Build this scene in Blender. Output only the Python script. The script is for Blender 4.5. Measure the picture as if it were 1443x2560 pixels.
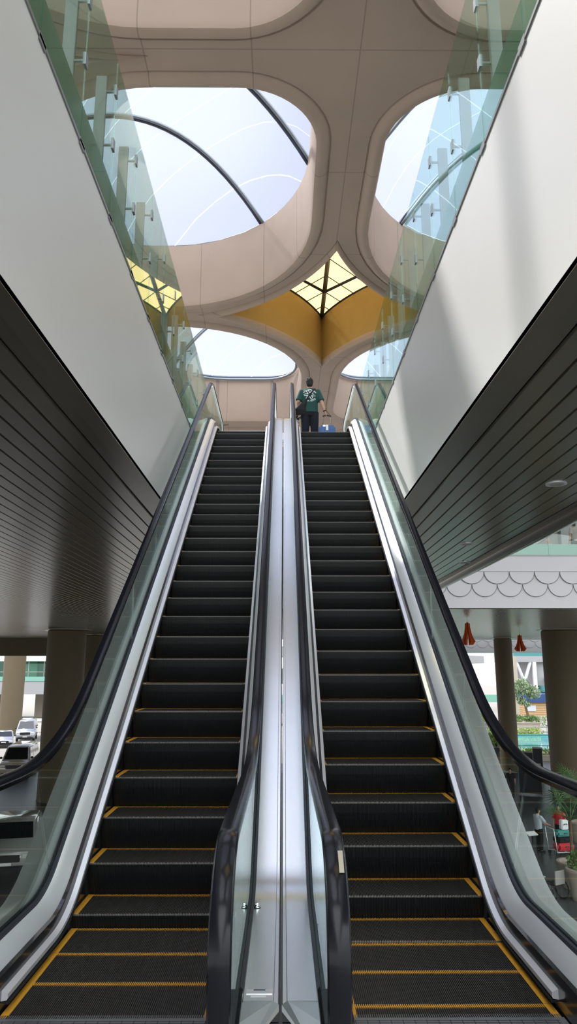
import bpy, bmesh, math, random
from mathutils import Vector, Matrix, Euler
from mathutils.geometry import tessellate_polygon
from mathutils.bvhtree import BVHTree
random.seed(7)
PI = math.pi
S = bpy.context.scene
for o in list(bpy.data.objects): bpy.data.objects.remove(o)
C = S.collection

# ------------------------------------------------------------ camera
cd = bpy.data.cameras.new('camera'); cam = bpy.data.objects.new('camera', cd); C.objects.link(cam)
cd.sensor_fit = 'VERTICAL'; cd.sensor_height = 36; cd.lens = 36*1800/2560
cam.location = (0.01, 0, 1.6)
cam.rotation_euler = (math.radians(90+12.23), 0, math.radians(-0.41))
cd.clip_end = 600; cd.clip_start = .05
S.camera = cam
# ------------------------------------------------------------ sky, sun, exposure
S.view_settings.view_transform = 'Standard'; S.view_settings.look = 'None'
S.view_settings.gamma = 1; S.view_settings.use_curve_mapping = False
S.view_settings.exposure = 0.62
W = bpy.data.worlds.new('world'); S.world = W; W.use_nodes = True
nt = W.node_tree; nt.nodes.clear()
wo = nt.nodes.new('ShaderNodeOutputWorld'); bg = nt.nodes.new('ShaderNodeBackground')
tc = nt.nodes.new('ShaderNodeTexCoord'); sx = nt.nodes.new('ShaderNodeSeparateXYZ')
nt.links.new(tc.outputs['Generated'], sx.inputs[0])
# the sky is a milky blue ahead and far brighter behind the viewer, brightness added there to light the interior
mr = nt.nodes.new('ShaderNodeMapRange'); mr.inputs['From Min'].default_value = .35; mr.inputs['From Max'].default_value = -.6
mr.inputs['To Min'].default_value = 0; mr.inputs['To Max'].default_value = 1
nt.links.new(sx.outputs['Y'], mr.inputs['Value'])
mx = nt.nodes.new('ShaderNodeMix'); mx.data_type = 'RGBA'
mx.inputs['A'].default_value = (.40, .435, .63, 1); mx.inputs['B'].default_value = (2.9, 2.95, 3.1, 1)
nt.links.new(mr.outputs[0], mx.inputs['Factor'])
m2 = nt.nodes.new('ShaderNodeMapRange'); m2.inputs['From Min'].default_value = .0; m2.inputs['From Max'].default_value = .45
nt.links.new(sx.outputs['Z'], m2.inputs['Value'])
mz = nt.nodes.new('ShaderNodeMix'); mz.data_type = 'RGBA'; mz.inputs['A'].default_value = (1.15, 1.17, 1.15, 1)
nt.links.new(m2.outputs[0], mz.inputs['Factor']); nt.links.new(mx.outputs['Result'], mz.inputs['B'])
nt.links.new(mz.outputs['Result'], bg.inputs[0]); bg.inputs[1].default_value = 1.0
nt.links.new(bg.outputs[0], wo.inputs[0])
sl = bpy.data.lights.new('sun', 'SUN'); so = bpy.data.objects.new('sun', sl); C.objects.link(so)
sl.energy = 4.2; sl.angle = math.radians(2.0); sl.color = (1, .965, .92)
so.rotation_euler = Vector((.50, -.45, -1)).to_track_quat('-Z', 'Y').to_euler()

# ------------------------------------------------------------ materials
def mat(name, col, rough=.5, metal=0, spec=.5, noise=0, nscale=8, bump=0, coat=0, emit=None):
    m = bpy.data.materials.new(name); m.use_nodes = True
    n = m.node_tree; b = n.nodes['Principled BSDF']
    b.inputs['Base Color'].default_value = (*col, 1); b.inputs['Roughness'].default_value = rough
    b.inputs['Metallic'].default_value = metal; b.inputs['Specular IOR Level'].default_value = spec
    b.inputs['Coat Weight'].default_value = coat
    if emit: b.inputs['Emission Color'].default_value = (*emit[:3], 1); b.inputs['Emission Strength'].default_value = emit[3]
    if noise or bump:
        t = n.nodes.new('ShaderNodeTexCoord'); x = n.nodes.new('ShaderNodeTexNoise')
        x.inputs['Scale'].default_value = nscale; x.inputs['Detail'].default_value = 5
        n.links.new(t.outputs['Object'], x.inputs['Vector'])
        if noise:
            r = n.nodes.new('ShaderNodeMix'); r.data_type = 'RGBA'
            r.inputs['A'].default_value = (*[c*(1-noise) for c in col], 1); r.inputs['B'].default_value = (*[min(1, c*(1+noise)) for c in col], 1)
            n.links.new(x.outputs['Fac'], r.inputs['Factor']); n.links.new(r.outputs['Result'], b.inputs['Base Color'])
        if bump:
            u = n.nodes.new('ShaderNodeBump'); u.inputs['Strength'].default_value = bump; u.inputs['Distance'].default_value = .01
            n.links.new(x.outputs['Fac'], u.inputs['Height']); n.links.new(u.outputs[0], b.inputs['Normal'])
    return m

def seams(m, period, width, axes='XYZ', dark=.72, off=(0, 0, 0)):
    """thin joint lines between panels every period metres"""
    n = m.node_tree; b = n.nodes['Principled BSDF']
    t = n.nodes.new('ShaderNodeTexCoord'); s = n.nodes.new('ShaderNodeSeparateXYZ'); n.links.new(t.outputs['Object'], s.inputs[0])
    last = None
    for i, a in enumerate('XYZ'):
        if a not in axes: continue
        p = period[i]
        ad = n.nodes.new('ShaderNodeMath'); ad.operation = 'ADD'; ad.inputs[1].default_value = off[i]+1000*p; n.links.new(s.outputs[a], ad.inputs[0])
        mo = n.nodes.new('ShaderNodeMath'); mo.operation = 'MODULO'; mo.inputs[1].default_value = p; n.links.new(ad.outputs[0], mo.inputs[0])
        lt = n.nodes.new('ShaderNodeMath'); lt.operation = 'LESS_THAN'; lt.inputs[1].default_value = width; n.links.new(mo.outputs[0], lt.inputs[0])
        if last is None: last = lt
        else:
            q = n.nodes.new('ShaderNodeMath'); q.operation = 'MAXIMUM'; n.links.new(last.outputs[0], q.inputs[0]); n.links.new(lt.outputs[0], q.inputs[1]); last = q
    r = n.nodes.new('ShaderNodeMix'); r.data_type = 'RGBA'; r.blend_type = 'MULTIPLY'; r.inputs['B'].default_value = (dark, dark, dark, 1)
    lk = b.inputs['Base Color'].links
    if lk: n.links.new(lk[0].from_socket, r.inputs['A'])
    else: r.inputs['A'].default_value = b.inputs['Base Color'].default_value
    n.links.new(last.outputs[0], r.inputs['Factor']); n.links.new(r.outputs['Result'], b.inputs['Base Color'])
    return m

def glass(name, tint, gl=.07, rough=.0, ior=1.5):
    m = bpy.data.materials.new(name); m.use_nodes = True; n = m.node_tree; n.nodes.clear()
    o = n.nodes.new('ShaderNodeOutputMaterial'); t = n.nodes.new('ShaderNodeBsdfTransparent'); g = n.nodes.new('ShaderNodeBsdfGlossy')
    t.inputs[0].default_value = (*tint, 1); g.inputs['Roughness'].default_value = rough; g.inputs[0].default_value = (.9, 1, .96, 1)
    lw = n.nodes.new('ShaderNodeLayerWeight'); lw.inputs['Blend'].default_value = .5
    pw = n.nodes.new('ShaderNodeMath'); pw.operation = 'POWER'; pw.inputs[1].default_value = 5; n.links.new(lw.outputs['Facing'], pw.inputs[0])
    f = n.nodes.new('ShaderNodeMath'); f.operation = 'MULTIPLY_ADD'; f.inputs[1].default_value = .85; f.inputs[2].default_value = gl*.6; n.links.new(pw.outputs[0], f.inputs[0])
    mi = n.nodes.new('ShaderNodeMixShader'); n.links.new(f.outputs[0], mi.inputs[0]); n.links.new(t.outputs[0], mi.inputs[1]); n.links.new(g.outputs[0], mi.inputs[2])
    n.links.new(mi.outputs[0], o.inputs[0]); return m

def film(name, tint, trl, fac):
    m = bpy.data.materials.new(name); m.use_nodes = True; n = m.node_tree; n.nodes.clear()
    o = n.nodes.new('ShaderNodeOutputMaterial'); t = n.nodes.new('ShaderNodeBsdfTransparent'); g = n.nodes.new('ShaderNodeBsdfTranslucent')
    t.inputs[0].default_value = (*tint, 1); g.inputs[0].default_value = (*trl, 1)
    mi = n.nodes.new('ShaderNodeMixShader'); n.links.new(t.outputs[0], mi.inputs[1]); n.links.new(g.outputs[0], mi.inputs[2])
    # fine weld lines across the film let a little more scattered light through
    tcn = n.nodes.new('ShaderNodeTexCoord'); mp = n.nodes.new('ShaderNodeMapping'); mp.inputs['Rotation'].default_value = (0, 0, math.radians(38))
    n.links.new(tcn.outputs['Object'], mp.inputs[0]); s = n.nodes.new('ShaderNodeSeparateXYZ'); n.links.new(mp.outputs[0], s.inputs[0])
    a = n.nodes.new('ShaderNodeMath'); a.operation = 'ADD'; a.inputs[1].default_value = 300; n.links.new(s.outputs['Y'], a.inputs[0])
    mo = n.nodes.new('ShaderNodeMath'); mo.operation = 'MODULO'; mo.inputs[1].default_value = 1.35; n.links.new(a.outputs[0], mo.inputs[0])
    lt = n.nodes.new('ShaderNodeMath'); lt.operation = 'LESS_THAN'; lt.inputs[1].default_value = .025; n.links.new(mo.outputs[0], lt.inputs[0])
    mu = n.nodes.new('ShaderNodeMath'); mu.operation = 'MULTIPLY_ADD'; mu.inputs[1].default_value = .3; mu.inputs[2].default_value = fac; n.links.new(lt.outputs[0], mu.inputs[0])
    n.links.new(mu.outputs[0], mi.inputs[0])
    n.links.new(mi.outputs[0], o.inputs[0]); return m

M = {}
M['concrete'] = seams(mat('concrete', (.30, .228, .175), .8, noise=.12, nscale=.9, bump=.12), (2.25, 3.77, 99), .03, 'XY', .70, (-1.575+.0, -1.2, 0))
M['yellow_wall'] = mat('yellow_wall', (.27, .175, .05), .8, noise=.08, nscale=3)
M['white_wall'] = mat('white_wall', (.66, .645, .61), .42, noise=.03, nscale=.7)
M['slab'] = mat('slab', (.42, .42, .40), .6)
M['soffit'] = mat('soffit', (.215, .19, .145), .24, metal=.5, spec=.6, noise=.06, nscale=2)
M['soffit_gap'] = mat('soffit_gap', (.01, .01, .01), .9)
M['steel'] = mat('brushed_steel', (.80, .825, .83), .24, metal=.85, noise=.04, nscale=3)
M['deck'] = mat('bright_deck', (.86, .87, .90), .32, metal=.5, noise=.03, nscale=3)
M['far'] = mat('far_concrete', (.27, .275, .28), .7)
M['nose'] = mat('nose_steel', (.30, .33, .34), .4, metal=.7)
M['worn_highlight'] = mat('worn_edge_highlight', (.19, .185, .17), .5, metal=.4)  # pale colour carries nosing wear plus a painted highlight along the step edge
M['steel_gray'] = mat('satin_steel', (.72, .76, .74), .36, metal=.6)
M['chrome'] = mat('chrome', (.8, .8, .82), .12, metal=1)
M['skirt'] = mat('skirt_black', (.02, .02, .025), .18, metal=.2, coat=.5)
M['rubber'] = mat('handrail_rubber', (.010, .011, .015), .17, spec=.22)
M['gasket'] = mat('gasket_rubber', (.03, .035, .05), .5)
M['bristle'] = mat('bristle', (.008, .008, .01), .9)
M['alu'] = mat('bright_aluminium', (.86, .86, .90), .35, metal=.6)
M['step'] = mat('step_metal', (.060, .056, .052), .5, metal=.4, noise=.25, nscale=14)
M['riser'] = mat('riser_metal', (.010, .012, .013), .45, metal=.3, noise=.2, nscale=9)
M['yellow'] = mat('yellow_paint', (.75, .36, .03), .5, noise=.15, nscale=30)
M['comb'] = mat('comb_plate', (.32, .33, .35), .4, metal=.8)
M['groove'] = mat('plate_groove', (.04, .04, .045), .7)
M['glass'] = glass('clear_glass', (.93, .97, .95))
M['rail_glass'] = glass('green_glass', (.74, .86, .80), ior=1.6)
M['green_kerb'] = mat('green_kerb', (.11, .27, .19), .25, coat=.4)
M['green_band'] = mat('green_band', (.15, .34, .28), .25, coat=.4)
M['film'] = film('skylight_film', (.93, .95, 1), (.9, .93, 1), .12)
M['yellow_film'] = film('yellow_pane', (.72, .55, .24), (.85, .60, .24), .6)
M['dark_steel'] = mat('dark_steel', (.035, .05, .075), .45, metal=.3)
M['pipe'] = mat('gray_pipe', (.22, .25, .27), .35, metal=.5)
M['post'] = mat('post_steel', (.27, .28, .27), .4, metal=.6)
M['column'] = mat('column_render', (.105, .08, .042), .7, noise=.08, nscale=2)
M['column_light'] = mat('column_pale', (.36, .32, .25), .7, noise=.05, nscale=2)
M['fascia'] = mat('fascia_white', (.52, .53, .54), .5, noise=.02, nscale=2)
M['ground'] = seams(mat('ground', (.06, .068, .066), .38, noise=.15, nscale=.5), (2.4, 2.4, 99), .03, 'XY', .6)
M['paving'] = mat('paving', (.22, .21, .19), .8, noise=.1, nscale=.5)
M['asphalt'] = mat('asphalt', (.15, .15, .15), .8, noise=.1, nscale=1)
M['white'] = mat('white_paint', (.75, .75, .73), .5)
M['black'] = mat('black_plastic', (.012, .012, .014), .4)
M['orange'] = mat('orange_lamp', (.50, .085, .012), .45)
M['wood'] = seams(mat('slat_wood', (.42, .27, .13), .6, noise=.15, nscale=3), (99, 99, .32), .07, 'Z', .45)
M['blue'] = mat('blue_sign', (.008, .04, .14), .4)
M['teal'] = glass('teal_glass', (.55, .82, .74), ior=1.5)
M['teal_wall'] = mat('teal_cladding', (.04, .19, .19), .3)
M['water'] = mat('water', (.06, .30, .30), .06, spec=.6, noise=.25, nscale=.6, bump=.1)
M['leaf'] = mat('leaf', (.12, .20, .06), .5, noise=.4, nscale=3)
M['leaf_pale'] = mat('leaf_pale', (.22, .29, .16), .5, noise=.4, nscale=3)
M['leaf_bright'] = mat('leaf_bright', (.28, .40, .07), .6, noise=.4, nscale=1)
M['palm'] = mat('palm_leaf', (.07, .17, .05), .45, noise=.3, nscale=6)
M['bark'] = mat('bark', (.16, .10, .06), .9, noise=.3, nscale=9, bump=.4)
M['terracotta'] = mat('planter_stone', (.42, .36, .30), .7)
M['car_white'] = mat('car_white', (.36, .38, .36), .22, coat=.8)
M['car_beige'] = mat('car_beige', (.40, .38, .30), .25, coat=.8)
M['car_silver'] = mat('car_silver', (.42, .45, .49), .25, metal=.5, coat=.8)
M['car_dark'] = mat('car_dark', (.02, .022, .03), .25, coat=.8)
M['car_glass'] = mat('car_glass', (.01, .013, .015), .06, coat=1)
M['tyre'] = mat('tyre', (.015, .015, .015), .8)
M['headlight'] = mat('headlight', (.75, .75, .72), .1, coat=1)
M['skin'] = mat('skin', (.50, .27, .19), .55)
M['hair'] = mat('hair', (.006, .004, .0035), .75, noise=.4, nscale=60, bump=.6)
M['shirt'] = mat('green_shirt', (.004, .052, .043), .8, noise=.1, nscale=10)
M['navy'] = mat('navy_trousers', (.004, .005, .013), .9)
M['print'] = mat('white_print', (.85, .87, .86), .6)
M['bag'] = mat('black_bag', (.005, .0045, .006), .8)
M['case_blue'] = mat('blue_case', (.05, .13, .36), .35, coat=.3)
M['red'] = mat('red_case', (.55, .02, .03), .35)
M['teal_bag'] = mat('teal_bag', (.06, .30, .28), .6)
M['dark_cloth'] = mat('dark_cloth', (.03, .032, .04), .8)
M['gray_cloth'] = mat('gray_cloth', (.35, .33, .31), .8)
M['pale_cloth'] = mat('pale_cloth', (.45, .50, .55), .8)
M['sign_red'] = mat('sign_red', (.55, .03, .03), .5)
M['tape'] = mat('tape', (.45, .42, .32), .5)
M['lamp_lens'] = mat('lamp_lens', (.42, .38, .30), .4)
def patterned():
    m = mat('black_white_pattern', (.5, .5, .5), .7); n = m.node_tree; b = n.nodes['Principled BSDF']
    t = n.nodes.new('ShaderNodeTexCoord'); v = n.nodes.new('ShaderNodeTexNoise'); v.inputs['Scale'].default_value = 16; v.inputs['Detail'].default_value = 1
    r = n.nodes.new('ShaderNodeValToRGB'); r.color_ramp.interpolation = 'CONSTANT'; r.color_ramp.elements[0].color = (.01, .01, .01, 1); r.color_ramp.elements[1].position = .52; r.color_ramp.elements[1].color = (.7, .65, .6, 1)
    n.links.new(t.outputs['Object'], v.inputs[0]); n.links.new(v.outputs['Fac'], r.inputs[0]); n.links.new(r.outputs[0], b.inputs['Base Color']); return m
M['pattern'] = patterned()

# ------------------------------------------------------------ helpers
class MB:
    def __init__(s): s.v = []; s.f = []
    def add(s, vs, fs):
        b = len(s.v); s.v += [tuple(v) for v in vs]; s.f += [tuple(b+i for i in f) for f in fs]; return s
    def box(s, x0, x1, y0, y1, z0, z1):
        return s.add([(x0, y0, z0), (x1, y0, z0), (x1, y1, z0), (x0, y1, z0), (x0, y0, z1), (x1, y0, z1), (x1, y1, z1), (x0, y1, z1)],
                     [(3, 2, 1, 0), (4, 5, 6, 7), (0, 1, 5, 4), (1, 2, 6, 5), (2, 3, 7, 6), (3, 0, 4, 7)])
    def tube(s, pts, rad, n=10, cap=True, flat=None):
        """round (or elliptical) tube through pts; rad a number or list of numbers/(a,b)"""
        pts = [Vector(p) for p in pts]; k = len(pts)
        if not isinstance(rad, (list,)): rad = [rad]*k
        b = len(s.v); ref = Vector(flat) if flat else None; pu = None
        for i, p in enumerate(pts):
            t = (pts[min(i+1, k-1)]-pts[max(i-1, 0)]).normalized()
            if ref is not None: u = (ref-t*ref.dot(t)).normalized()
            elif pu is None:
                a = Vector((1, 0, 0)) if abs(t.x) < .8 else Vector((0, 1, 0)); u = (a-t*a.dot(t)).normalized()
            else: u = (pu-t*pu.dot(t)).normalized()
            pu = u; w = t.cross(u); r = rad[i]; ra, rb = r if isinstance(r, tuple) else (r, r)
            for j in range(n):
                c = 2*PI*j/n; s.v.append(tuple(p+u*(ra*math.cos(c))+w*(rb*math.sin(c))))
        for i in range(k-1):
            for j in range(n):
                s.f.append((b+i*n+j, b+i*n+(j+1) % n, b+(i+1)*n+(j+1) % n, b+(i+1)*n+j))
        if cap:
            s.f.append(tuple(b+j for j in range(n))[::-1]); s.f.append(tuple(b+(k-1)*n+j for j in range(n)))
        return s
    def ball(s, c, r, n=12, m=8):
        r = r if isinstance(r, tuple) else (r, r, r); b = len(s.v)
        for i in range(1, m):
            a = PI*i/m
            for j in range(n):
                q = 2*PI*j/n; s.v.append((c[0]+r[0]*math.sin(a)*math.cos(q), c[1]+r[1]*math.sin(a)*math.sin(q), c[2]+r[2]*math.cos(a)))
        s.v.append((c[0], c[1], c[2]+r[2])); s.v.append((c[0], c[1], c[2]-r[2])); T = len(s.v)-2
        for i in range(m-2):
            for j in range(n): s.f.append((b+i*n+j, b+(i+1)*n+j, b+(i+1)*n+(j+1) % n, b+i*n+(j+1) % n))
        for j in range(n):
            s.f.append((T, b+j, b+(j+1) % n)); s.f.append((T+1, b+(m-2)*n+(j+1) % n, b+(m-2)*n+j))
        return s
    def cyl(s, c, r, z0, z1, n=32, r2=None):
        return s.tube([(c[0], c[1], z0), (c[0], c[1], z1)], [r, r if r2 is None else r2], n)
    def lathe(s, c, prof, n=28):
        b = len(s.v)
        for (r, z) in prof:
            for j in range(n): s.v.append((c[0]+r*math.cos(2*PI*j/n), c[1]+r*math.sin(2*PI*j/n), c[2]+z))
        for i in range(len(prof)-1):
            for j in range(n): s.f.append((b+i*n+j, b+i*n+(j+1) % n, b+(i+1)*n+(j+1) % n, b+(i+1)*n+j))
        return s
    def prism(s, poly, axis, a, b_):
        """poly of 2D points extruded along axis between a and b_"""
        def P(q, t): return {'x': (t, q[0], q[1]), 'y': (q[0], t, q[1]), 'z': (q[0], q[1], t)}[axis]
        k = len(poly); s.add([P(q, a) for q in poly]+[P(q, b_) for q in poly],
            [tuple(range(k))[::-1], tuple(range(k, 2*k))]+[(i, (i+1) % k, k+(i+1) % k, k+i) for i in range(k)])
        return s
    def build(s, name, m, parent=None, smooth=False, bevel=0, recalc=True, xf=None):
        me = bpy.data.meshes.new(name); me.from_pydata(s.v, [], s.f); 
        if xf is not None: me.transform(xf)
        if recalc:
            bm = bmesh.new(); bm.from_mesh(me); bmesh.ops.recalc_face_normals(bm, faces=bm.faces)
            if bevel: bmesh.ops.bevel(bm, geom=list(bm.edges), offset=bevel, segments=2, affect='EDGES', clamp_overlap=True)
            bm.to_mesh(me); bm.free()
        ms = m if isinstance(m, (list, tuple)) else [m]
        for q in ms: me.materials.append(M[q] if isinstance(q, str) else q)
        if smooth:
            for p in me.polygons: p.use_smooth = True
            if smooth != 'all': me.set_sharp_from_angle(angle=math.radians(38))
        o = bpy.data.objects.new(name, me); C.objects.link(o)
        if parent: o.parent = parent
        return o

def tag(o, label, cat, group=None):
    o['label'] = label; o['category'] = cat
    if group: o['group'] = group
    return o
def struct(o): o['kind'] = 'structure'; return o
def empty(name, loc=(0, 0, 0), rz=0, label=None, cat=None, group=None):
    o = bpy.data.objects.new(name, None); C.objects.link(o); o.location = loc; o.rotation_euler = (0, 0, rz); o.empty_display_size = .1
    if label: tag(o, label, cat, group)
    return o
def remesh(o, vox, smooth_it=4):
    md = o.modifiers.new('r', 'REMESH'); md.mode = 'VOXEL'; md.voxel_size = vox; md.use_smooth_shade = True
    sm = o.modifiers.new('s', 'SMOOTH'); sm.iterations = smooth_it; sm.factor = .5
    dg = bpy.context.evaluated_depsgraph_get(); me = bpy.data.meshes.new_from_object(o.evaluated_get(dg))
    o.modifiers.clear(); old = o.data; mats = list(old.materials); o.data = me
    me.materials.clear()
    for q in mats: me.materials.append(q)
    for p in me.polygons: p.use_smooth = True
    return o

# ------------------------------------------------------------ level and plan numbers
H = 6.3            # rise of the escalators / upper floor level
GZ = -5.9          # ground level below the landing
SZ = 3.88          # soffit
WX = 1.70          # opening edge walls
SL = .71; ANG = math.atan(SL)

# ------------------------------------------------------------ walls, floors, soffits
for sd, nm in ((-1, 'left'), (1, 'right')):
    xs = sorted((sd*WX, sd*(WX+.16)))
    struct(MB().box(xs[0], xs[1], -14, 28.2, SZ, 5.91).build('wall_'+nm, 'white_wall'))
    xs = sorted((sd*(WX+.06), sd*(WX+.14)))
    struct(MB().box(xs[0], xs[1], -3, 28.2, 5.912, 6.44).build('baseboard_'+nm, 'green_kerb'))
XL, XR = -60., 4.6
struct(MB().box(XL, -WX-.17, -40, 60, 4.2, H).build('floor_upper_left', 'slab'))
struct(MB().box(WX+.17, 4.3, -3, 28.2, 4.2, H).build('floor_upper_right', 'slab'))
struct(MB().box(-WX+.01, WX-.01, 15.0, 28.2, 5.6, H).build('floor_upper_middle', 'slab'))
struct(MB().box(-WX, 40, 28.6, 60, 4.2, 6.0).build('floor_upper_back', 'slab'))

def soffit(x0, x1, y0, y1, name):
    """metal strips running away from the viewer with dark joints"""
    b = MB(); n = round((x1-x0)/.2); w = (x1-x0)/n
    for i in range(n):
        a = x0+i*w+.007; c = x0+(i+1)*w-.007
        b.prism([(a, SZ+.03), (a+.008, SZ), (c-.008, SZ), (c, SZ+.03)], 'y', y0, y1)
    o = struct(b.build(name, 'soffit', recalc=True))
    MB().box(x0, x1, y0, y1, SZ+.06, SZ+.09).build('joint_backing', 'soffit_gap', o)
    return o
sl_ = soffit(XL, -WX-.32, -40, 58, 'ceiling_soffit_left')
sr_ = soffit(WX+.32, 4.12, -3, 28.2, 'ceiling_soffit_right')
sb_ = soffit(-WX-.32, 40, 28.6, 60, 'ceiling_soffit_back')
for sd, nm in ((-1, 'left'), (1, 'right')):
    b = MB().prism([(sd*(WX+.0), SZ-.005), (sd*(WX+.16), SZ-.005), (sd*(WX+.16), SZ+.02), (sd*(WX+.31), SZ+.02), (sd*(WX+.31), SZ+.08), (sd*WX, SZ+.04)], 'y', -14, 28.2)
    struct(b.build('trim_'+nm, 'soffit'))
# rounded outer edge of the right-hand walkway
b = MB(); pr = [(4.16, SZ+.1), (4.16, SZ+.02), (4.24, SZ+.0)]
pr += [(4.40+.17*math.cos(a), SZ-.02+.10*math.sin(a)) for a in [math.radians(t) for t in range(190, 370, 20)]] + [(4.60, SZ+.3), (4.60, 6.3), (4.3, 6.3), (4.3, SZ+.1)]
b.prism(pr, 'y', -3, 28.2); struct(b.build('trim_right_edge', 'soffit', smooth=True))
# dark downstand at the back of the left soffit
struct(MB().box(XL, -4, 58.2, 59.2, 2.55, 4.2).build('trim_left_downstand', 'column'))

# recessed lights in the right soffit
for (x, y, lab) in ((3.46, 8.8, 'nearest round downlight in the slatted right soffit'), (3.45, 13.3, 'round downlight in the slatted right soffit, middle of three'),
                    (4.0, 15.7, 'farthest small round downlight near the edge of the right soffit')):
    e = empty('downlight', (x, y, SZ), 0, lab, 'light', 'downlights in the right soffit')
    MB().lathe((0, 0, 0), [(.0, -.012), (.08, -.012), (.10, -.02), (.13, -.012), (.13, .02)]).build('trim_ring', 'alu', e, True)
    MB().lathe((0, 0, -.014), [(.0, -.004), (.078, -.004), (.08, .0)]).build('lens', 'lamp_lens', e, True)

# landing in front of the escalators and ground below
struct(MB().box(-2.4, 2.4, -3, 3.3, -.35, -.02).build('floor_landing', 'slab'))
struct(MB().box(-120, 90, -30, 61, GZ-.2, GZ).build('floor_ground', 'ground'))
struct(MB().box(-160, 160, 61, 320, GZ-.22, GZ-.02).build('floor_forecourt', 'paving'))

# ------------------------------------------------------------ roof lattice
RZ = 14.1; SHH = 2.1; DH = 2.25            # underside, drum height
NX = [1.62+9*i for i in range(-4, 4)]; NY = [24+11.3*j for j in range(-3, 1)]+[36.0, 48.0, 60.0]
KX, KY = .87, .80; RB, RS = 4.9, 1.75; CXo, CYo = 5.77, 5.70; RG = 6.0; RD = 6.35
def isdia(i, j): return ((i-4)+(j-3)) % 2 == 0     # node (4,3) = (1.575, 24) holds a diamond
def opening(i, j, off=0.0, n=14):
    x0, x1 = NX[i]+KX-off, NX[i+1]-KX+off; y0, y1 = NY[j]+KY-off, NY[j+1]-KY+off; P = []
    for (cx, cy, a0, di, dj) in ((x1, y0, -90, 1, 0), (x1, y1, 0, 1, 1), (x0, y1, 90, 0, 1), (x0, y0, 180, 0, 0)):
        r = ((RB if (i+di, j+dj) == (4, 3) else 3.7) if isdia(i+di, j+dj) else RS)+off
        ox = cx-r if cx == x1 else cx+r; oy = cy-r if cy == y1 else cy+r
        for k in range(n+1):
            a = math.radians(a0+90*k/n); P.append((ox+r*math.cos(a), oy+r*math.sin(a)))
    return P
def dia_arc(node, qx, qy, tx, ty, sag, n=16):
    """one concave side of the diamond in quadrant (qx,qy), from the x-tip to the y-tip"""
    p0 = Vector((tx, 0)); p1 = Vector((0, ty)); L = (p1-p0).length; R = L*L/(8*sag)+sag/2
    mid = (p0+p1)/2; out = Vector((ty, tx)).normalized(); c = mid-out*sag+out*R
    a0 = math.atan2(p0.y-c.y, p0.x-c.x); a1 = math.atan2(p1.y-c.y, p1.x-c.x)
    if a1-a0 > PI: a1 -= 2*PI
    if a0-a1 > PI: a1 += 2*PI
    return [(node[0]+qx*(c.x+R*math.cos(a0+(a1-a0)*k/n)), node[1]+qy*(c.y+R*math.sin(a0+(a1-a0)*k/n))) for k in range(n+1)]
GRV = (4.75, 4.7, .80); SHF = (3.75, 4.15, .50); GRV2 = (4.75, 4.5, 1.42); SHF2 = (3.6, 3.6, 1.0)
roof = MB(); shaft = MB()
LIP = [(.42, 0), (.40, .035), (.37, .02), (.33, -.05), (.24, -.12), (.14, -.13), (.05, -.08), (.0, .06), (0, DH), (.42, DH)]
for i in range(len(NX)-1):
    for j in range(len(NY)-1):
        hole = opening(i, j, .42)
        outer = []
        for (di, dj) in ((0, 0), (1, 0), (1, 1), (0, 1)):
            nd = (NX[i+di], NY[j+dj]); qx = 1 if di == 0 else -1; qy = 1 if dj == 0 else -1
            if isdia(i+di, j+dj):
                arc = dia_arc(nd, qx, qy, *(GRV if (i+di, j+dj) == (4, 3) else GRV2))        # x-tip -> y-tip
                if (di, dj) in ((0, 0), (1, 1)): arc = arc[::-1]
                outer += arc
            else: outer.append(nd)
        for z in (RZ, RZ+DH):
            vs = [Vector((*p, z)) for p in outer]; hs = [Vector((*p, z)) for p in hole]
            tri = tessellate_polygon([vs, hs]); roof.add([tuple(v) for v in vs+hs], tri)
        n = len(hole); rings = [opening(i, j, o) for o, z in LIP]
        vs = []; 
        for (o, z), rg in zip(LIP, rings): vs += [(p[0], p[1], RZ+z) for p in rg]
        fs = [(a*n+k, a*n+(k+1) % n, (a+1)*n+(k+1) % n, (a+1)*n+k) for a in range(len(LIP)-1) for k in range(n)]
        roof.add(vs, fs)
DL = [(0, 0), (.05, .035), (.12, .02), (.28, -.05), (.5, -.11), (.75, -.10), (1, .02), (1, .12)]
def full_dia(node, t, n=16):
    P = []
    for qx, qy, rev in ((1, 1, 0), (-1, 1, 1), (-1, -1, 0), (1, -1, 1)):
        mn = abs(node[1]-24) < .1 and abs(node[0]-NX[4]) < .1
        a = dia_arc(node, qx, qy, *(GRV if mn else GRV2), n); c = dia_arc(node, qx, qy, *(SHF if mn else SHF2), n)
        a = [(u[0]*(1-t)+v[0]*t, u[1]*(1-t)+v[1]*t) for u, v in zip(a, c)]; P += (a[::-1] if rev else a)[:-1]
    return P
skylights = []
for i in range(len(NX)):
    for j in range(len(NY)):
        if not isdia(i, j): continue
        nd = (NX[i], NY[j]); rings = [full_dia(nd, R) for R, z in DL]; n = len(rings[0]); vs = []
        for (R, z), rg in zip(DL, rings): vs += [(p[0], p[1], RZ+z) for p in rg]
        roof.add(vs, [(a*n+k, a*n+(k+1) % n, (a+1)*n+(k+1) % n, (a+1)*n+k) for a in range(len(DL)-1) for k in range(n)])
        rg = full_dia(nd, 1)
        shaft.add([(p[0], p[1], RZ+.12) for p in rg]+[(p[0], p[1], RZ+SHH) for p in rg], [(k, (k+1) % n, n+(k+1) % n, n+k) for k in range(n)])
        skylights.append((i, j, nd, rg))
ceil = struct(roof.build('ceiling', 'concrete', recalc=False, smooth=True))
shaft.build('light_shaft', 'yellow_wall', ceil, smooth=True)

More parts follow.
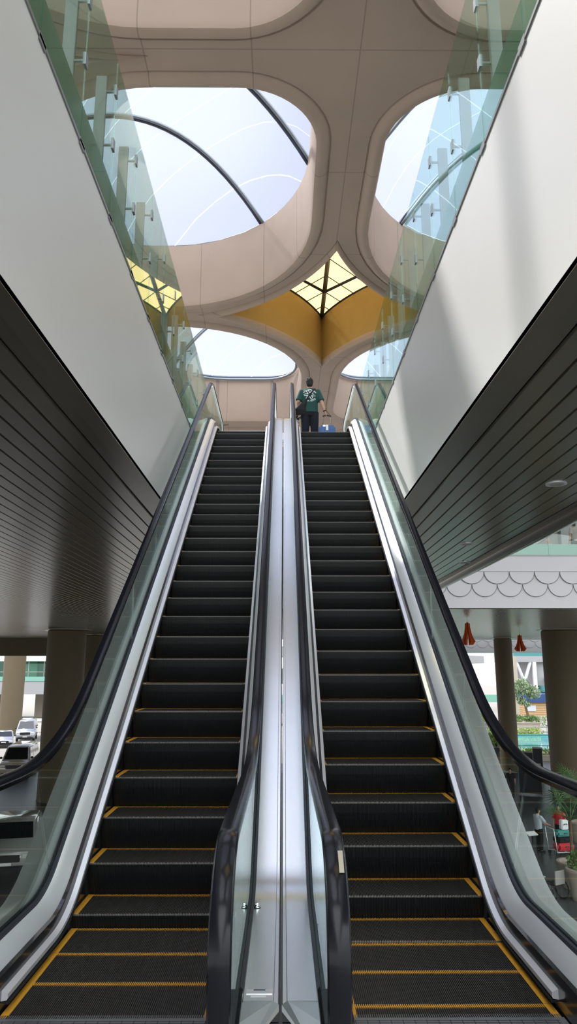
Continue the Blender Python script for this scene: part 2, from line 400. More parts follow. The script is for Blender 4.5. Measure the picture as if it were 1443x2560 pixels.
# diamond skylights: yellow panes with dark glazing bars
wn = 1
for (i, j, nd, rg) in skylights:
    if not (2 <= i <= 6 and 1 <= j <= 5): 
        pass
    z = RZ+SHH
    e = struct(MB().add([(p[0], p[1], z) for p in rg]+[(nd[0], nd[1], z)], [(k, (k+1) % len(rg), len(rg)) for k in range(len(rg))]).build('window_%d' % wn, 'yellow_film')); wn += 1
    f = MB(); t = .045
    for k in range(len(rg)):
        a, b_ = rg[k], rg[(k+1) % len(rg)]; f.tube([(a[0], a[1], z-.02), (b_[0], b_[1], z-.02)], .05, 4)
    f.build('window_frame', 'black', e)
    if (i, j) != (4, 3): continue
    def inside(x, y):
        ins = False; m_ = len(rg)
        for k in range(m_):
            x1, y1 = rg[k]; x2, y2 = rg[(k+1) % m_]
            if (y1 > y) != (y2 > y) and x < (x2-x1)*(y-y1)/(y2-y1)+x1: ins = not ins
        return ins
    def bar(p, d, r, nm):
        pts = []
        for sgn in (1, -1):
            t = 0
            while inside(p[0]+d[0]*t*sgn, p[1]+d[1]*t*sgn) and t < 6: t += .03
            pts.append((p[0]+d[0]*t*sgn, p[1]+d[1]*t*sgn, z-.05))
        MB().tube(pts, r, 4).build(nm, 'black', e)
    hub = (nd[0], nd[1]+2.0)
    bar(hub, (0, 1), .085, 'ridge_bar')
    def ray(p, d, r, nm):
        t = 0
        while inside(p[0]+d[0]*t, p[1]+d[1]*t) and t < 6: t += .03
        MB().tube([(p[0], p[1], z-.05), (p[0]+d[0]*t, p[1]+d[1]*t, z-.05)], r, 4).build(nm, 'black', e)
    for s_ in (1, -1):
        ray(hub, (s_*.707, -.707), .07, 'hip_bar')
        for dy in (-2.4, -1.2, 0, 1.15): ray((hub[0]+s_*.02, hub[1]+dy), (s_*.66, .75), .022, 'glazing_bar')

# domed film skylights over the big openings, with pairs of dark arch tubes
def dome_z(i, j, x, y, P=None):
    cx, cy = (NX[i]+NX[i+1])/2, (NY[j]+NY[j+1])/2; a = 4.5-KX; b_ = 5.65-KY
    r2 = min(1, ((x-cx)/a)**2*.98+((y-cy)/b_)**2*.98)
    return RZ+DH+1.9*(1-r2*r2)**1.0
for i in range(len(NX)-1):
    for j in range(len(NY)-1):
        if not (2 <= i <= 5): 
            continue
        P = opening(i, j, .1, 8); cx, cy = (NX[i]+NX[i+1])/2, (NY[j]+NY[j+1])/2; n = len(P); b = MB(); K = 8; vs = []
        for q in range(K+1):
            s_ = 1-q/K
            for p in P:
                x, y = cx+(p[0]-cx)*s_, cy+(p[1]-cy)*s_; z = RZ+DH+(1-s_**3.5)*1.9; vs.append((x, y, z))
        b.add(vs, [(a*n+k, a*n+(k+1) % n, (a+1)*n+(k+1) % n, (a+1)*n+k) for a in range(K) for k in range(n)])
        e = struct(b.build('window_%d' % wn, 'film', smooth='all', recalc=False)); wn += 1
        b = MB()                                   # pressing rail round the rim
        b.tube([(p[0], p[1], RZ+DH+.06) for p in P+P[:1]], .10 if j >= 3 else .03, 6, cap=False); b.build('rim_rail', 'dark_steel', e, smooth='all')
        P2 = opening(i, j, -.12, 8)
        if j >= 3: MB().tube([(p[0], p[1], RZ+DH-.10) for p in P2+P2[:1]], .06, 6, cap=False).build('rim_pipe', 'pipe', e, smooth='all')
        # which opening diagonal the arches follow alternates from bay to bay
        dirn = Vector((-.8, -.6)) if isdia(i+1, j+1) else Vector((.8, -.6))
        def reach(p, d):
            t = 0
            while t < 12:
                q = p+d*t; th = [(pp[0]-cx, pp[1]-cy) for pp in P]
                # inside test by winding over the outline
                ins = False; m_ = len(P)
                for k in range(m_):
                    x1, y1 = P[k]; x2, y2 = P[(k+1) % m_]
                    if (y1 > q.y) != (y2 > q.y) and q.x < (x2-x1)*(q.y-y1)/(y2-y1)+x1: ins = not ins
                if not ins: return t
                t += .06
            return t
        c0 = Vector((cx, cy))
        sgn = 1 if dirn.x < 0 else -1
        base = Vector((-2.94, 20.23)) if True else c0
        loc0 = Vector((-2.925, 18.35)); 
        for offp in (Vector((-.35, 1.72)), Vector((2.0, -.62))):
            pt = c0+Vector((sgn*offp.x, offp.y))
            t1 = reach(pt, dirn); t2 = reach(pt, -dirn)
            if t1+t2 < 1.5: continue
            a, b2 = pt+dirn*t1, pt-dirn*t2; L = (a-b2).length; pts = []; pts2 = []
            for k in range(21):
                u = k/20; q = b2+(a-b2)*u; z = RZ+DH+.06+min(1.85, .29*L)*(1-(2*u-1)**2)
                pts.append((q.x, q.y, z)); pts2.append((q.x+.05, q.y-.13, z-.06))
            MB().tube(pts, .085, 8).build('arch_tube', 'dark_steel', e, smooth='all')
            MB().tube(pts2, .05, 8).build('arch_pipe', 'pipe', e, smooth='all')

# ------------------------------------------------------------ glass railings along the upper floor
def railing(sd):
    lab = {1: 'green-tinted glass railing with flat steel posts along the right upper floor edge', -1: 'green-tinted glass railing with flat steel posts along the left upper floor edge'}[sd]
    e = empty('glass_railing', (sd*WX, 0, 5.91), 0, lab, 'railing')
    ys = [5.25+1.02*k for k in range(-8, 23)]
    gl0 = None; ps0 = None
    for k, y in enumerate(ys[:-1]):
        if gl0 is None:
            gl0 = MB().box(-.006, .006, .006, 1.014, .02, 1.77).build('glass_panel', 'rail_glass', e); g = gl0
        else: g = gl0.copy(); C.objects.link(g); g.parent = e
        g.location = (0, y, 0)
    for k, y in enumerate(ys):
        if ps0 is None:
            ps0 = MB().box(sd*.15-.055, sd*.15+.055, -.02, .02, .39, 1.60).build('post', 'post', e, bevel=.004)
            cls = []
            for z in (1.42, .80):
                b = MB().tube([(sd*.10, 0, z), (sd*.005, 0, z)], .014, 8)
                b.box(sd*.0-.012, sd*.0+.012, -.035, .035, z-.06, z+.06)
                cls.append(b.build('clamp', 'nose', ps0))
            p = ps0; p.location = (0, y, 0)
        else:
            p = ps0.copy(); C.objects.link(p); p.parent = e; p.location = (0, y, 0)
            for c_ in cls:
                q = c_.copy(); C.objects.link(q); q.parent = p
    b = MB()
    for y in ys: b.box(-.015*1, .012, y-.03, y+.10, -.035, .03)
    b.box(-.012, .012, ys[0], ys[-1], -.012, .018)
    b.build('base_channel', 'post', e)
railing(1); railing(-1)

# ------------------------------------------------------------ escalator paths
def fillet_path(k1, k2, R1, R2, y0, y1, z0, n=14):
    """polyline flat at z0, inclined between the knees k1 and k2, flat again; rounded knees. knees are (y,z)"""
    pts = [(y0, z0)]
    T = R1*math.tan(ANG/2)
    for i in range(n+1):
        a = ANG*i/n; pts.append((k1[0]-T+R1*math.sin(a), z0+R1*(1-math.cos(a))))
    T2 = R2*math.tan(ANG/2); cy = k2[0]+T2; cz = k2[1]-R2
    m = 24; p0 = pts[-1]; p1 = (cy-R2*math.sin(ANG), cz+R2*math.cos(ANG))
    for i in range(1, m): pts.append((p0[0]+(p1[0]-p0[0])*i/m, p0[1]+(p1[1]-p0[1])*i/m))
    for i in range(n+1):
        a = ANG*(1-i/n); pts.append((cy-R2*math.sin(a), cz+R2*math.cos(a)))
    pts.append((y1, k2[1])); return pts
K1 = (4.885, 0.); K2 = (4.885+H/SL, H)
YE = 15.0
Y0 = 3.36
REF = fillet_path(K1, K2, .95, 1.0, Y0, YE, 0.)
def resample(P, i):
    pass
def normals(P):
    N = []
    for i in range(len(P)):
        a = P[max(i-1, 0)]; b = P[min(i+1, len(P)-1)]; t = Vector((b[0]-a[0], b[1]-a[1])).normalized(); N.append((-t.y, t.x))
    return N
RN = normals(REF)
def sweep(mb, sec, path=REF, nrm=None, closed=False):
    nrm = nrm or normals(path); k = len(sec); vs = []
    for (y, z), (ny, nz) in zip(path, nrm): vs += [(x, y+h*ny, z+h*nz) for x, h in sec]
    fs = []
    for i in range(len(path)-1):
        for j in range(k if closed else k-1): fs.append((i*k+j, i*k+(j+1) % k, (i+1)*k+(j+1) % k, (i+1)*k+j))
    if closed: fs += [tuple(range(k)), tuple((len(path)-1)*k+j for j in range(k))[::-1]]
    mb.add(vs, fs); return mb
def at_arc(P, s):
    for i in range(len(P)-1):
        L = math.hypot(P[i+1][0]-P[i][0], P[i+1][1]-P[i][1])
        if s <= L: u = s/L; return (P[i][0]+(P[i+1][0]-P[i][0])*u, P[i][1]+(P[i+1][1]-P[i][1])*u)
        s -= L
    return P[-1]
def plen(P): return sum(math.hypot(P[i+1][0]-P[i][0], P[i+1][1]-P[i][1]) for i in range(len(P)-1))

# handrail centre line: newel at the bottom, incline, newel at the top
HG = 1.03
HT = 7.30
HR = fillet_path((4.95, HG), (4.95+(HT-HG)/SL-.02, HT), 2.4, .9, 2.72, 16.1, HG)
def newel(c, z, r, a0, a1, n=12): return [(c+r*math.cos(math.radians(a0+(a1-a0)*i/n)), z+r*math.sin(math.radians(a0+(a1-a0)*i/n))) for i in range(n+1)]
NR = .33
HFULL = [(3.12, HG-2*NR)]+newel(2.72, HG-NR, NR, 270, 90, 14)[0:-1]+HR+newel(16.1, HT-NR, NR, 90, -90, 14)[1:]+[(15.8, HT-2*NR)]

STEPW = 1.01; XI, XO = .315, 1.325
def step_mesh():
    """ribbed step: tread, nosing and curved riser, cleats running front to back"""
    w = STEPW-.012; n = 100; pitch = w/n
    prof = [(.0, .0, -.0)]
    prof = [(.398, .0), (.004, .0), (0, -.006), (.001, -.013), (.004, -.03), (.014, -.08), (.030, -.13), (.050, -.18), (.078, -.235)]
    dep = [.0065]*2+[.005]*7
    nrm = [(0, 1), (-.3, .9), (-1, 0), (-1, 0), (-1, 0), (-.98, -.1), (-.96, -.2), (-.95, -.3), (-.93, -.35)]
    xs = []
    for i in range(n): 
        a = -w/2+i*pitch; xs += [(a, 0), (a+pitch*.42, 0), (a+pitch*.5, 1), (a+pitch*.92, 1)]
    xs.append((w/2, 0))
    vs = []; 
    for (x, lo) in xs:
        for (p, d, q) in zip(prof, dep, nrm): vs.append((x, p[0]-q[0]*d*lo, p[1]-q[1]*d*lo))
    k = len(prof); fs = [(i*k+j, (i+1)*k+j, (i+1)*k+j+1, i*k+j+1) for i in range(len(xs)-1) for j in range(k-1)]
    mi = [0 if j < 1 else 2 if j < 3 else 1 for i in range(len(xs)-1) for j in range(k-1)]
    me = bpy.data.meshes.new('step'); me.from_pydata(vs, [], fs); me.materials.append(M['step']); me.materials.append(M['riser']); me.materials.append(M['worn_highlight'])
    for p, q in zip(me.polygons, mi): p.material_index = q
    bm = bmesh.new(); bm.from_mesh(me); bmesh.ops.recalc_face_normals(bm, faces=bm.faces); bm.to_mesh(me); bm.free()
    # yellow border: teeth along the back edge, solid strips at both sides
    b = MB()
    for i in range(n):
        a = -w/2+i*pitch; b.box(a-.0003, a+pitch*.44, .368, .3975, -.004, .0012)
    b.box(-w/2, w/2, .368, .397, -.0062, -.0050)
    for s_ in (-1, 1): b.box(min(s_*w/2, s_*(w/2-.038)), max(s_*w/2, s_*(w/2-.038)), .004, .397, -.004, .0014)
    ye = bpy.data.meshes.new('yellow_border'); ye.from_pydata(b.v, [], b.f); ye.materials.append(M['yellow'])
    return me, ye
STEP, YEL = step_mesh()

def escalator(sd, phase, label):
    e = empty('escalator', (0, 3.8, 0), 0, label, 'escalator')
    xf = Matrix.Translation((0, -3.8, 0))
    fx = lambda sec: [(sd*x, h) for x, h in sec]
    def B(mb, nm, m, par=e, **k): return mb.build(nm, m, par, xf=xf, **k)
    # --- steps
    s = phase-Y0; L = plen(REF); 
    while s+.2 < L:
        y, z = at_arc(REF, max(s, 0)) if s > 0 else (Y0+s, 0)
        if y < YE-.3:
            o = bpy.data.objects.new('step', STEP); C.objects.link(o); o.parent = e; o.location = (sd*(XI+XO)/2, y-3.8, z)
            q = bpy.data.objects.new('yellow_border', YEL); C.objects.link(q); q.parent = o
        s += .4
    # --- skirts, decks both sides. outer side mirrored to inner side about the step axis
    for side, pts in (('outer', lambda x: x), ('inner', None)):
        ou = side == 'outer'
        X = (lambda d: XO+d) if ou else (lambda d: XI-d)
        nmz = lambda s_: s_
        B(sweep(MB(), fx([(X(.006), -.36), (X(.006), .165), (X(.03), .172)])), 'skirt_panel', 'skirt', smooth=True)
        pth = [p for p in REF if p[0] > 3.95]; pth = [(3.85, 0)]+pth
        B(sweep(MB(), fx([(X(.006), .050), (X(-.020), .054), (X(-.026), .064), (X(-.024), .082), (X(.006), .096)]), pth, closed=True), 'skirt_deflector', 'alu')
        B(sweep(MB(), fx([(X(.006), .042), (X(-.030), .036), (X(-.030), .048), (X(.006), .050)]), pth, closed=True), 'brush', 'bristle')
        B(sweep(MB(), fx([(X(.026), .170), (X(.030), .180), (X(.104), .236), (X(.110), .240)])), 'inner_deck', 'deck', smooth=True)
        B(sweep(MB(), fx([(X(.108), .240), (X(.110), .262), (X(.128), .262), (X(.128), .240)]), closed=True), 'gasket', 'gasket')
        B(sweep(MB(), fx([(X(.142), .240), (X(.142), .262), (X(.158), .262), (X(.160), .240)]), closed=True), 'gasket', 'gasket')
        if ou:
            sec = [(X(.158), .247), (X(.215), .250), (X(.222), .246), (X(.300), .215), (X(.340), .205), (X(.345), .200)]
            B(sweep(MB(), fx(sec)), 'outer_deck', 'steel_gray', smooth=True)
            B(sweep(MB(), fx([(X(.345), .200), (X(.345), -1.0)])), 'cladding', 'steel_gray')
        else:
            sec = [(X(.158), .247), (.030, .247), (.026, .236), (.010, .236), (.006, .225), (.006, .1)]
            B(sweep(MB(), fx(sec)), 'outer_deck', 'steel', smooth=True)
        # cover joints across the decks
        # --- glass between deck and handrail
        GX = X(.135)
        low = [(y+.25*ny, z+.25*nz) for (y, z), (ny, nz) in zip(REF, RN)]
        up = HR; La, Lb = plen(low), plen(up); npan = 9
        def gp(u0, u1):
            k = 14; a = [at_arc(low, La*(u0+(u1-u0)*i/k)) for i in range(k+1)]; b_ = [at_arc(up, Lb*(u0+(u1-u0)*i/k)) for i in range(k+1)]
            mb = MB(); v = []
            for x in (GX-.005, GX+.005):
                v += [(sd*x, p[0], p[1]) for p in a]+[(sd*x, p[0], p[1]) for p in b_]
            m_ = 2*(k+1); f = []
            for i in range(k):
                f.append((i, i+1, k+2+i, k+1+i)); f.append((m_+i+1, m_+i, m_+k+1+i, m_+k+2+i))
                f.append((i+1, i, m_+i, m_+i+1)); f.append((k+1+i, k+2+i, m_+k+2+i, m_+k+1+i))
            f.append((0, k+1, m_+k+1, m_)); f.append((k+1+k, k, m_+k, m_+k+1+k))
            return mb.add(v, f)
        us = [0, .115]+[.115+(1-.115)*(i+1)/npan for i in range(npan)]
        for a_, b_ in zip(us[:-1], us[1:]): B(gp(a_+.0006, b_-.0006), 'glass_panel', 'glass', recalc=False)
        # newel glass bottom and top
        nb = newel(2.72, HG-NR, NR-.02, 270, 90, 14)
        B(MB().prism([(Y0+.02, .25)]+[(p[0], p[1]) for p in nb], 'x', sd*GX-.005, sd*GX+.005), 'newel_glass', 'glass')
        # --- handrail
        hs = [(-.036, -.012), (-.037, .004), (-.031, .016), (-.015, .021), (.015, .021), (.031, .016), (.037, .004), (.036, -.012), (.027, -.022), (.022, -.014), (-.022, -.014), (-.027, -.022)]
        B(sweep(MB(), [(sd*GX+a, b_) for a, b_ in hs], HFULL, closed=True), 'handrail', 'rubber', smooth=True)
        gs = [(-.026, -.044), (-.027, -.022), (.027, -.022), (.026, -.044), (.012, -.050), (-.012, -.050)]
        B(sweep(MB(), [(sd*GX+a, b_) for a, b_ in gs], HFULL[3:-3], closed=True), 'handrail_guide', 'chrome', smooth=True)
    # --- deck ends (faceted stainless noses) and front panels
    nx = .17
    b = MB().add([(sd*.006, Y0, .232), (sd*.030, Y0, .247), (sd*.175, Y0, .247), (sd*.205, Y0, .240), (sd*.292, Y0, .172),
                  (sd*.205, Y0-.10, .185), (sd*.150, Y0-.16, .110), (sd*.006, Y0-.02, .215), (sd*.292, Y0-.08, .10)],
                 [(1, 2, 3, 5), (1, 5, 6), (0, 1, 6, 7), (3, 4, 8, 5), (5, 8, 6)])
    B(b, 'deck_nose', 'nose')
    B(MB().box(*sorted((sd*.008, sd*.305)), Y0-.015, Y0-.005, -.1, .17), 'front_panel', 'black')
    B(MB().box(*sorted((sd*1.33, sd*1.66)), Y0-.01, Y0, -.1, .17), 'front_panel', 'steel_gray')
    B(sweep(MB(), fx([(1.655, -1.0), (.006, -1.0)])), 'underside', 'steel_gray')
    # --- comb and floor plates
    b = MB().box(*sorted((sd*(XI+.0), sd*XO)), Y0-.02, 3.78, -.02, .006)
    for i in range(100):
        x = XI+.005+i*(STEPW-.01)/100; b.box(*sorted((sd*x, sd*(x+.004))), 3.78, 3.815, -.003, .005)
    pl = B(b, 'comb_plate', 'comb')
    b = MB()
    for i in range(18):
        x = XI+.03+i*.055; b.box(*sorted((sd*x, sd*(x+.003))), 3.5, 3.755, .005, .0068)
    for i in range(14): b.box(*sorted((sd*(XI+.03), sd*(XO-.03))), 3.50+i*.019, 3.503+i*.019, .005, .0068)
    B(b, 'tread_pattern', 'groove', pl)
    B(MB().box(*sorted((sd*XI, sd*XO)), YE-.32, YE, H-.03, H+.008), 'comb_plate', 'comb')
    return e, xf
eR, xf = escalator(1, 3.53, 'right-hand escalator, the one the person with the suitcase has just ridden up')
eL, xf = escalator(-1, 3.79, 'left-hand empty escalator with black steps')

def on_deck(y, h=.2475):
    """point on centre deck at horizontal station y"""
    best = min(range(len(REF)), key=lambda i: abs(REF[i][0]-y)); 
    for i in range(len(REF)-1):
        if REF[i][0] <= y <= REF[i+1][0]:
            u = (y-REF[i][0])/(REF[i+1][0]-REF[i][0]); z = REF[i][1]*(1-u)+REF[i+1][1]*u; return z
    return 0
# rubber-and-metal stop buttons on the left centre deck, rating plate, screw heads, tape on the handrail
def knob(x, y, nm='stop_knob', par=eL):
    b = MB().lathe((x, y-3.8, on_deck(y)+.247), [(.017, 0), (.017, .008), (.012, .012), (.013, .02), (.010, .027), (0, .028)], 16)
    o = b.build(nm, 'chrome', par, True); MB().lathe((x, y-3.8, on_deck(y)+.247), [(.019, 0), (.021, .002), (.017, .004)], 16).build('seal_ring', 'black', o); return o
knob(-.140, 4.55)
b = MB().lathe((-.262, 4.55-3.8, .200), [(.016, 0), (.016, .008), (.012, .014), (.010, .025), (0, .027)], 16); b.build('stop_knob', 'chrome', eL, True)
MB().box(-.145, -.035, 3.42-3.8, 3.465-3.8, .247, .250).build('rating_plate', 'alu', eL)
MB().box(-.125, -.06, 3.395-3.8, 3.407-3.8, .2472, .2485).build('paper_label', 'print', eL)
def text(body, size, m, parent, loc, rot, name, ext=.0006, align='CENTER'):
    c = bpy.data.curves.new(name, 'FONT'); c.body = body; c.size = size; c.extrude = ext; c.align_x = align; c.align_y = 'CENTER'
    t = bpy.data.objects.new(name, c); C.objects.link(t); dg = bpy.context.evaluated_depsgraph_get(); me = bpy.data.meshes.new_from_object(t.evaluated_get(dg))
    bpy.data.objects.remove(t); me.materials.append(M[m]); o = bpy.data.objects.new(name, me); C.objects.link(o); o.parent = parent; o.location = loc; o.rotation_euler = rot; return o
MB().box(-.115, -.065, 3.450-3.8, 3.460-3.8, .2501, .2506).build('printed_mark', 'blue', eL)
MB().box(.185+.105-.14, .185+.125-.14, 4.24-3.8, 4.255-3.8, .247, .256).build('screw_block', 'post', eR)
# worn strip of tape stuck to the right centre handrail's newel
b = MB(); a0 = math.radians(158); r = NR+.0235
v = []
for i in range(5):
    a = math.radians(118+3.5*i); v += [(.190, 2.72-3.8+r*math.cos(a), HG-NR+r*math.sin(a)), (.206, 2.72-3.8+r*math.cos(a), HG-NR+r*math.sin(a))]
b.add(v, [(2*i, 2*i+1, 2*i+3, 2*i+2) for i in range(4)]); b.build('tape_strip', 'tape', eR)

# ------------------------------------------------------------ people
def person(name, loc, rz, label, group=None, top='shirt', low='navy', hair='hair', pose='stand', vox=.018, arms=None, hem=.88, scale=1, cat='person', shoes='black'):
    """facing +Y; the arms dict gives elbow and wrist for left (-x) and right (+x)"""
    e = empty(name, loc, rz, label, cat, group); e.scale = (scale,)*3
    A = {'l': ((-.245, -.02, 1.15), (-.25, .06, .90)), 'r': ((.245, -.02, 1.15), (.25, .06, .90))}
    if arms: A.update(arms)
    sit = pose == 'sit'; dz = -.47 if sit else 0
    def Z(p): return (p[0], p[1], p[2]+dz)
    b = MB()
    b.tube([Z((0, 0, .86)), Z((0, 0, .95)), Z((0, .0, 1.08)), Z((0, -.01, 1.22)), Z((0, -.015, 1.36)), Z((0, -.01, 1.44)), Z((0, .0, 1.47))],
           [(.12, .09), (.165, .11), (.145, .10), (.155, .11), (.175, .115), (.13, .085), (.07, .06)], 20, flat=(1, 0, 0))
    b.tube([Z((0, .0, 1.42)), Z((0, .01, 1.50)), Z((0, .025, 1.58))], [.062, .054, .055], 14)
    b.ball(Z((0, .03, 1.625)), (.078, .096, .112), 18, 14); b.ball(Z((0, .045, 1.565)), (.058, .072, .055), 14, 10)      # skull, jaw
    b.tube([Z((0, .115, 1.64)), Z((0, .142, 1.605)), Z((0, .122, 1.595))], [.010, .016, .012], 8)               # nose
    for s_ in (-1, 1):
        b.tube([Z((s_*.078, .02, 1.645)), Z((s_*.090, .012, 1.635)), Z((s_*.084, .02, 1.600))], [(.008, .018), (.008, .022), (.006, .012)], 8)   # ears
    for k, s_ in (('l', -1), ('r', 1)):
        el, wr = [Vector(Z(p)) for p in A[k]]; sh = Vector(Z((s_*.185, -.01, 1.41)))
        b.tube([Z((s_*.10, -.01, 1.41)), sh, sh.lerp(el, .35), el, el.lerp(wr, .3), wr], [.06, .062, .050, .041, .042, .027], 12)
        d = (wr-el).normalized(); n_ = Vector((0, 1, 0)); n_ = (n_-d*n_.dot(d)).normalized(); w_ = d.cross(n_)*s_
        pc = wr+d*.06
        b.tube([wr, wr+d*.04, wr+d*.095], [(.024, .020), (.042, .017), (.040, .015)], 10, flat=tuple(n_))
        for q, (o_, L_) in enumerate(((-.030, .055), (-.010, .066), (.010, .062), (.030, .048))):                # four fingers, curled inward
            p0 = wr+d*.088+n_*o_; cv = -w_
            b.tube([p0, p0+d*L_*.5+cv*.004, p0+d*L_*.85+cv*.02, p0+d*L_*.95+cv*.04], [.0095, .009, .0085, .007], 7)
        p0 = wr+d*.035+n_*.028; b.tube([p0, p0+n_*.022+d*.02, p0+n_*.032+d*.05], [.012, .011, .009], 7)          # thumb from the side of the palm
    if sit: legs = [[(s_*.09, 0, .45), (s_*.11, .42, .47), (s_*.11, .43, .08)] for s_ in (-1, 1)]
    else: legs = [[(s_*.09, 0, .90), (s_*.105, .02, .48), (s_*.11, -.01, .08)] for s_ in (-1, 1)]
    for lg in legs:
        h, k_, a = [Vector(p) for p in lg]
        b.tube([h, h.lerp(k_, .4), k_, k_.lerp(a, .3), a], [.092, .082, .058, .056, .036], 12)
        b.tube([a, a+Vector((0, .06, -.04)), a+Vector((0, .15, -.055))], [.036, .036, .026], 8)
    body = b.build('body', 'skin', e); remesh(body, vox*.62, 3)
    # hair
    hb = MB().ball(Z((0, .012, 1.655)), (.088, .100, .100), 18, 12).ball(Z((0, -.02, 1.60)), (.076, .066, .085), 14, 10)
    for i in range(26):
        a = random.uniform(0, 2*PI); r_ = random.uniform(.2, .9); hb.ball(Z((.075*r_*math.cos(a), .01+.085*r_*math.sin(a), 1.655+.088*math.sqrt(1-r_*r_*.8))), .022, 7, 5)
    remesh(hb.build('hair', hair, e), .009, 1)
    for s_ in (-1, 1): MB().ball(Z((s_*.03, .118, 1.64)), (.011, .006, .006), 8, 6).build('eye', 'black', e)
    MB().ball(Z((0, .116, 1.567)), (.022, .006, .006), 8, 6).build('mouth', 'sign_red', e)
    # shirt with short sleeves
    t = MB(); hz = hem
    t.tube([Z((0, -.005, hz)), Z((0, -.005, hz+.12)), Z((0, -.01, 1.14)), Z((0, -.018, 1.28)), Z((0, -.02, 1.38)), Z((0, -.012, 1.44)), Z((0, 0, 1.475))],
           [(.188, .130), (.182, .128), (.182, .128), (.195, .138), (.198, .134), (.15, .105), (.075, .068)], 24, flat=(1, 0, 0))
    for k, s_ in (('l', -1), ('r', 1)):
        el = Vector(Z(A[k][0])); sh = Vector(Z((s_*.18, -.01, 1.40)))
        t.tube([Z((s_*.08, -.01, 1.40)), sh, sh.lerp(el, .45), sh.lerp(el, .88)], [.075, .078, .074, .078], 14)
    sh_o = t.build('shirt', top, e); remesh(sh_o, vox*.7, 4)
    # trousers
    t = MB(); t.tube([Z((0, 0, .98)), Z((0, 0, .90)), Z((0, 0, .82))], [(.172, .120), (.180, .128), (.15, .11)], 20, flat=(1, 0, 0))
    for lg in legs:
        h, k_, a = [Vector(p) for p in lg]
        t.tube([h+Vector((0, 0, .02)), h.lerp(k_, .4), k_, k_.lerp(a, .5), a+(k_-a)*.03], [.112, .104, .085, .078, .072], 14)
    remesh(t.build('trousers', low, e), vox*.7, 3)
    for lg in legs:
        a = Vector(lg[2]); MB().tube([a+Vector((0, -.05, -.035)), a+Vector((0, .03, -.035)), a+Vector((0, .13, -.045)), a+Vector((0, .19, -.05))], [(.038, .04), (.045, .042), (.045, .03), (.03, .022)], 12, flat=(1, 0, 0)).build('shoe', shoes, e, smooth='all')
    return e, sh_o, body

# the man at the top of the right escalator
pm, shirt, body = person('person', (.60, 15.36, H), 0, 'dark-haired person in green printed T-shirt walking away at the top of the right escalator', vox=.014,
        arms={'l': ((-.255, -.03, 1.16), (-.25, .16, 1.00)), 'r': ((.265, -.05, 1.15), (.335, -.06, .92))}, hem=.90, scale=1.0)
bv = BVHTree.FromPolygons([v.co for v in shirt.data.vertices], [tuple(p.vertices) for p in shirt.data.polygons])
def onback(x, z, lift=.004):
    h = bv.ray_cast(Vector((x, -1, z)), Vector((0, 1, 0)))
    return (x, (h[0].y if h[0] is not None else -.13)-lift, z)
# flower outline printed on the back
pts = []
fc = (-.005, 1.285)
for i in range(121):
    a = 2*PI*i/120; r = .072+.036*math.cos(6*a+.4)
    pts.append((fc[0]+1.25*r*math.cos(a), fc[1]+1.08*r*math.sin(a)))
b = MB()
for seg in ((3, 18), (21, 37), (40, 58), (61, 80), (84, 99), (102, 117)):
    b.tube([onback(*pts[i]) for i in range(seg[0], seg[1]+1)], .0078, 6)
b.tube([onback(fc[0]-.012, fc[1]+.02), onback(fc[0]-.016, fc[1]-.004)], .0075, 6); b.tube([onback(fc[0]+.024, fc[1]+.012), onback(fc[0]+.020, fc[1]-.01), onback(fc[0]+.004, fc[1]-.022)], .0075, 6)
b.build('flower_print', 'print', shirt, smooth='all')
def arc_text(body, size, r, ang0, nm, cz):
    c = bpy.data.curves.new(nm, 'FONT'); c.body = body; c.size = size; c.align_x = 'CENTER'; c.align_y = 'CENTER'; c.offset = .0012
    t = bpy.data.objects.new(nm, c); C.objects.link(t); dg = bpy.context.evaluated_depsgraph_get(); me = bpy.data.meshes.new_from_object(t.evaluated_get(dg)); bpy.data.objects.remove(t)
    bm = bmesh.new(); bm.from_mesh(me); bmesh.ops.subdivide_edges(bm, edges=[q for q in bm.edges if q.calc_length() > .012], cuts=2); bm.to_mesh(me); bm.free()
    for v in me.vertices:
        if r > 0: a = PI/2-v.co.x/r+ang0; R_ = r+v.co.y
        else: a = -PI/2+v.co.x/(-r)+ang0; R_ = -r-v.co.y
        x, z = fc[0]+R_*math.cos(a), cz+R_*math.sin(a); v.co = onback(x, z, .005)
    me.materials.append(M['print']); o = bpy.data.objects.new(nm, me); C.objects.link(o); o.parent = shirt
arc_text('YOU  GOT  NEW', .042, .17, 0, 'top_lettering', 1.235)
arc_text('IN  PLACE', .046, -.155, .28, 'bottom_lettering', 1.30)
MB().tube([(.325, -.06, .945), (.335, -.06, .925)], .034, 14).build('wristwatch', 'bag', pm)
# shoulder bag hanging on his left, strap over the back
bagE = empty('shoulder_bag', (.60, 15.36, H), 0, 'black shoulder bag strapped across the back of the person in green', 'bag')
b = MB(); b.tube([(-.20, -.06, .84), (-.21, -.10, .95), (-.16, -.13, 1.05), (-.10, -.14, 1.12)], [(.13, .06), (.13, .07), (.07, .04), (.03, .02)], 16, flat=(1, 0, 0))
remesh(b.build('pouch', 'bag', bagE), .012, 3)
st = [onback(-.10+.20*u, 1.12+.33*u, .008) for u in [i/8 for i in range(9)]]
MB().tube([(-.12, -.14, 1.05)]+st+[(.115, -.05, 1.475)], [(.028, .005)]*11, 8, flat=(1, 0, 0)).build('strap', 'bag', bagE, smooth='all')
b = MB(); 
for i in range(16): b.ball((-.27+random.uniform(-.05, .07), .05+random.uniform(-.06, .05), .84+random.uniform(-.07, .14)), random.uniform(.03, .05), 8, 6)
sc = b.build('patterned_scarf', 'pattern', None); sc.location = (.60, 15.36, H); remesh(sc, .012, 2); tag(sc, 'crumpled black and white patterned cloth hanging beside the black shoulder bag', 'scarf')
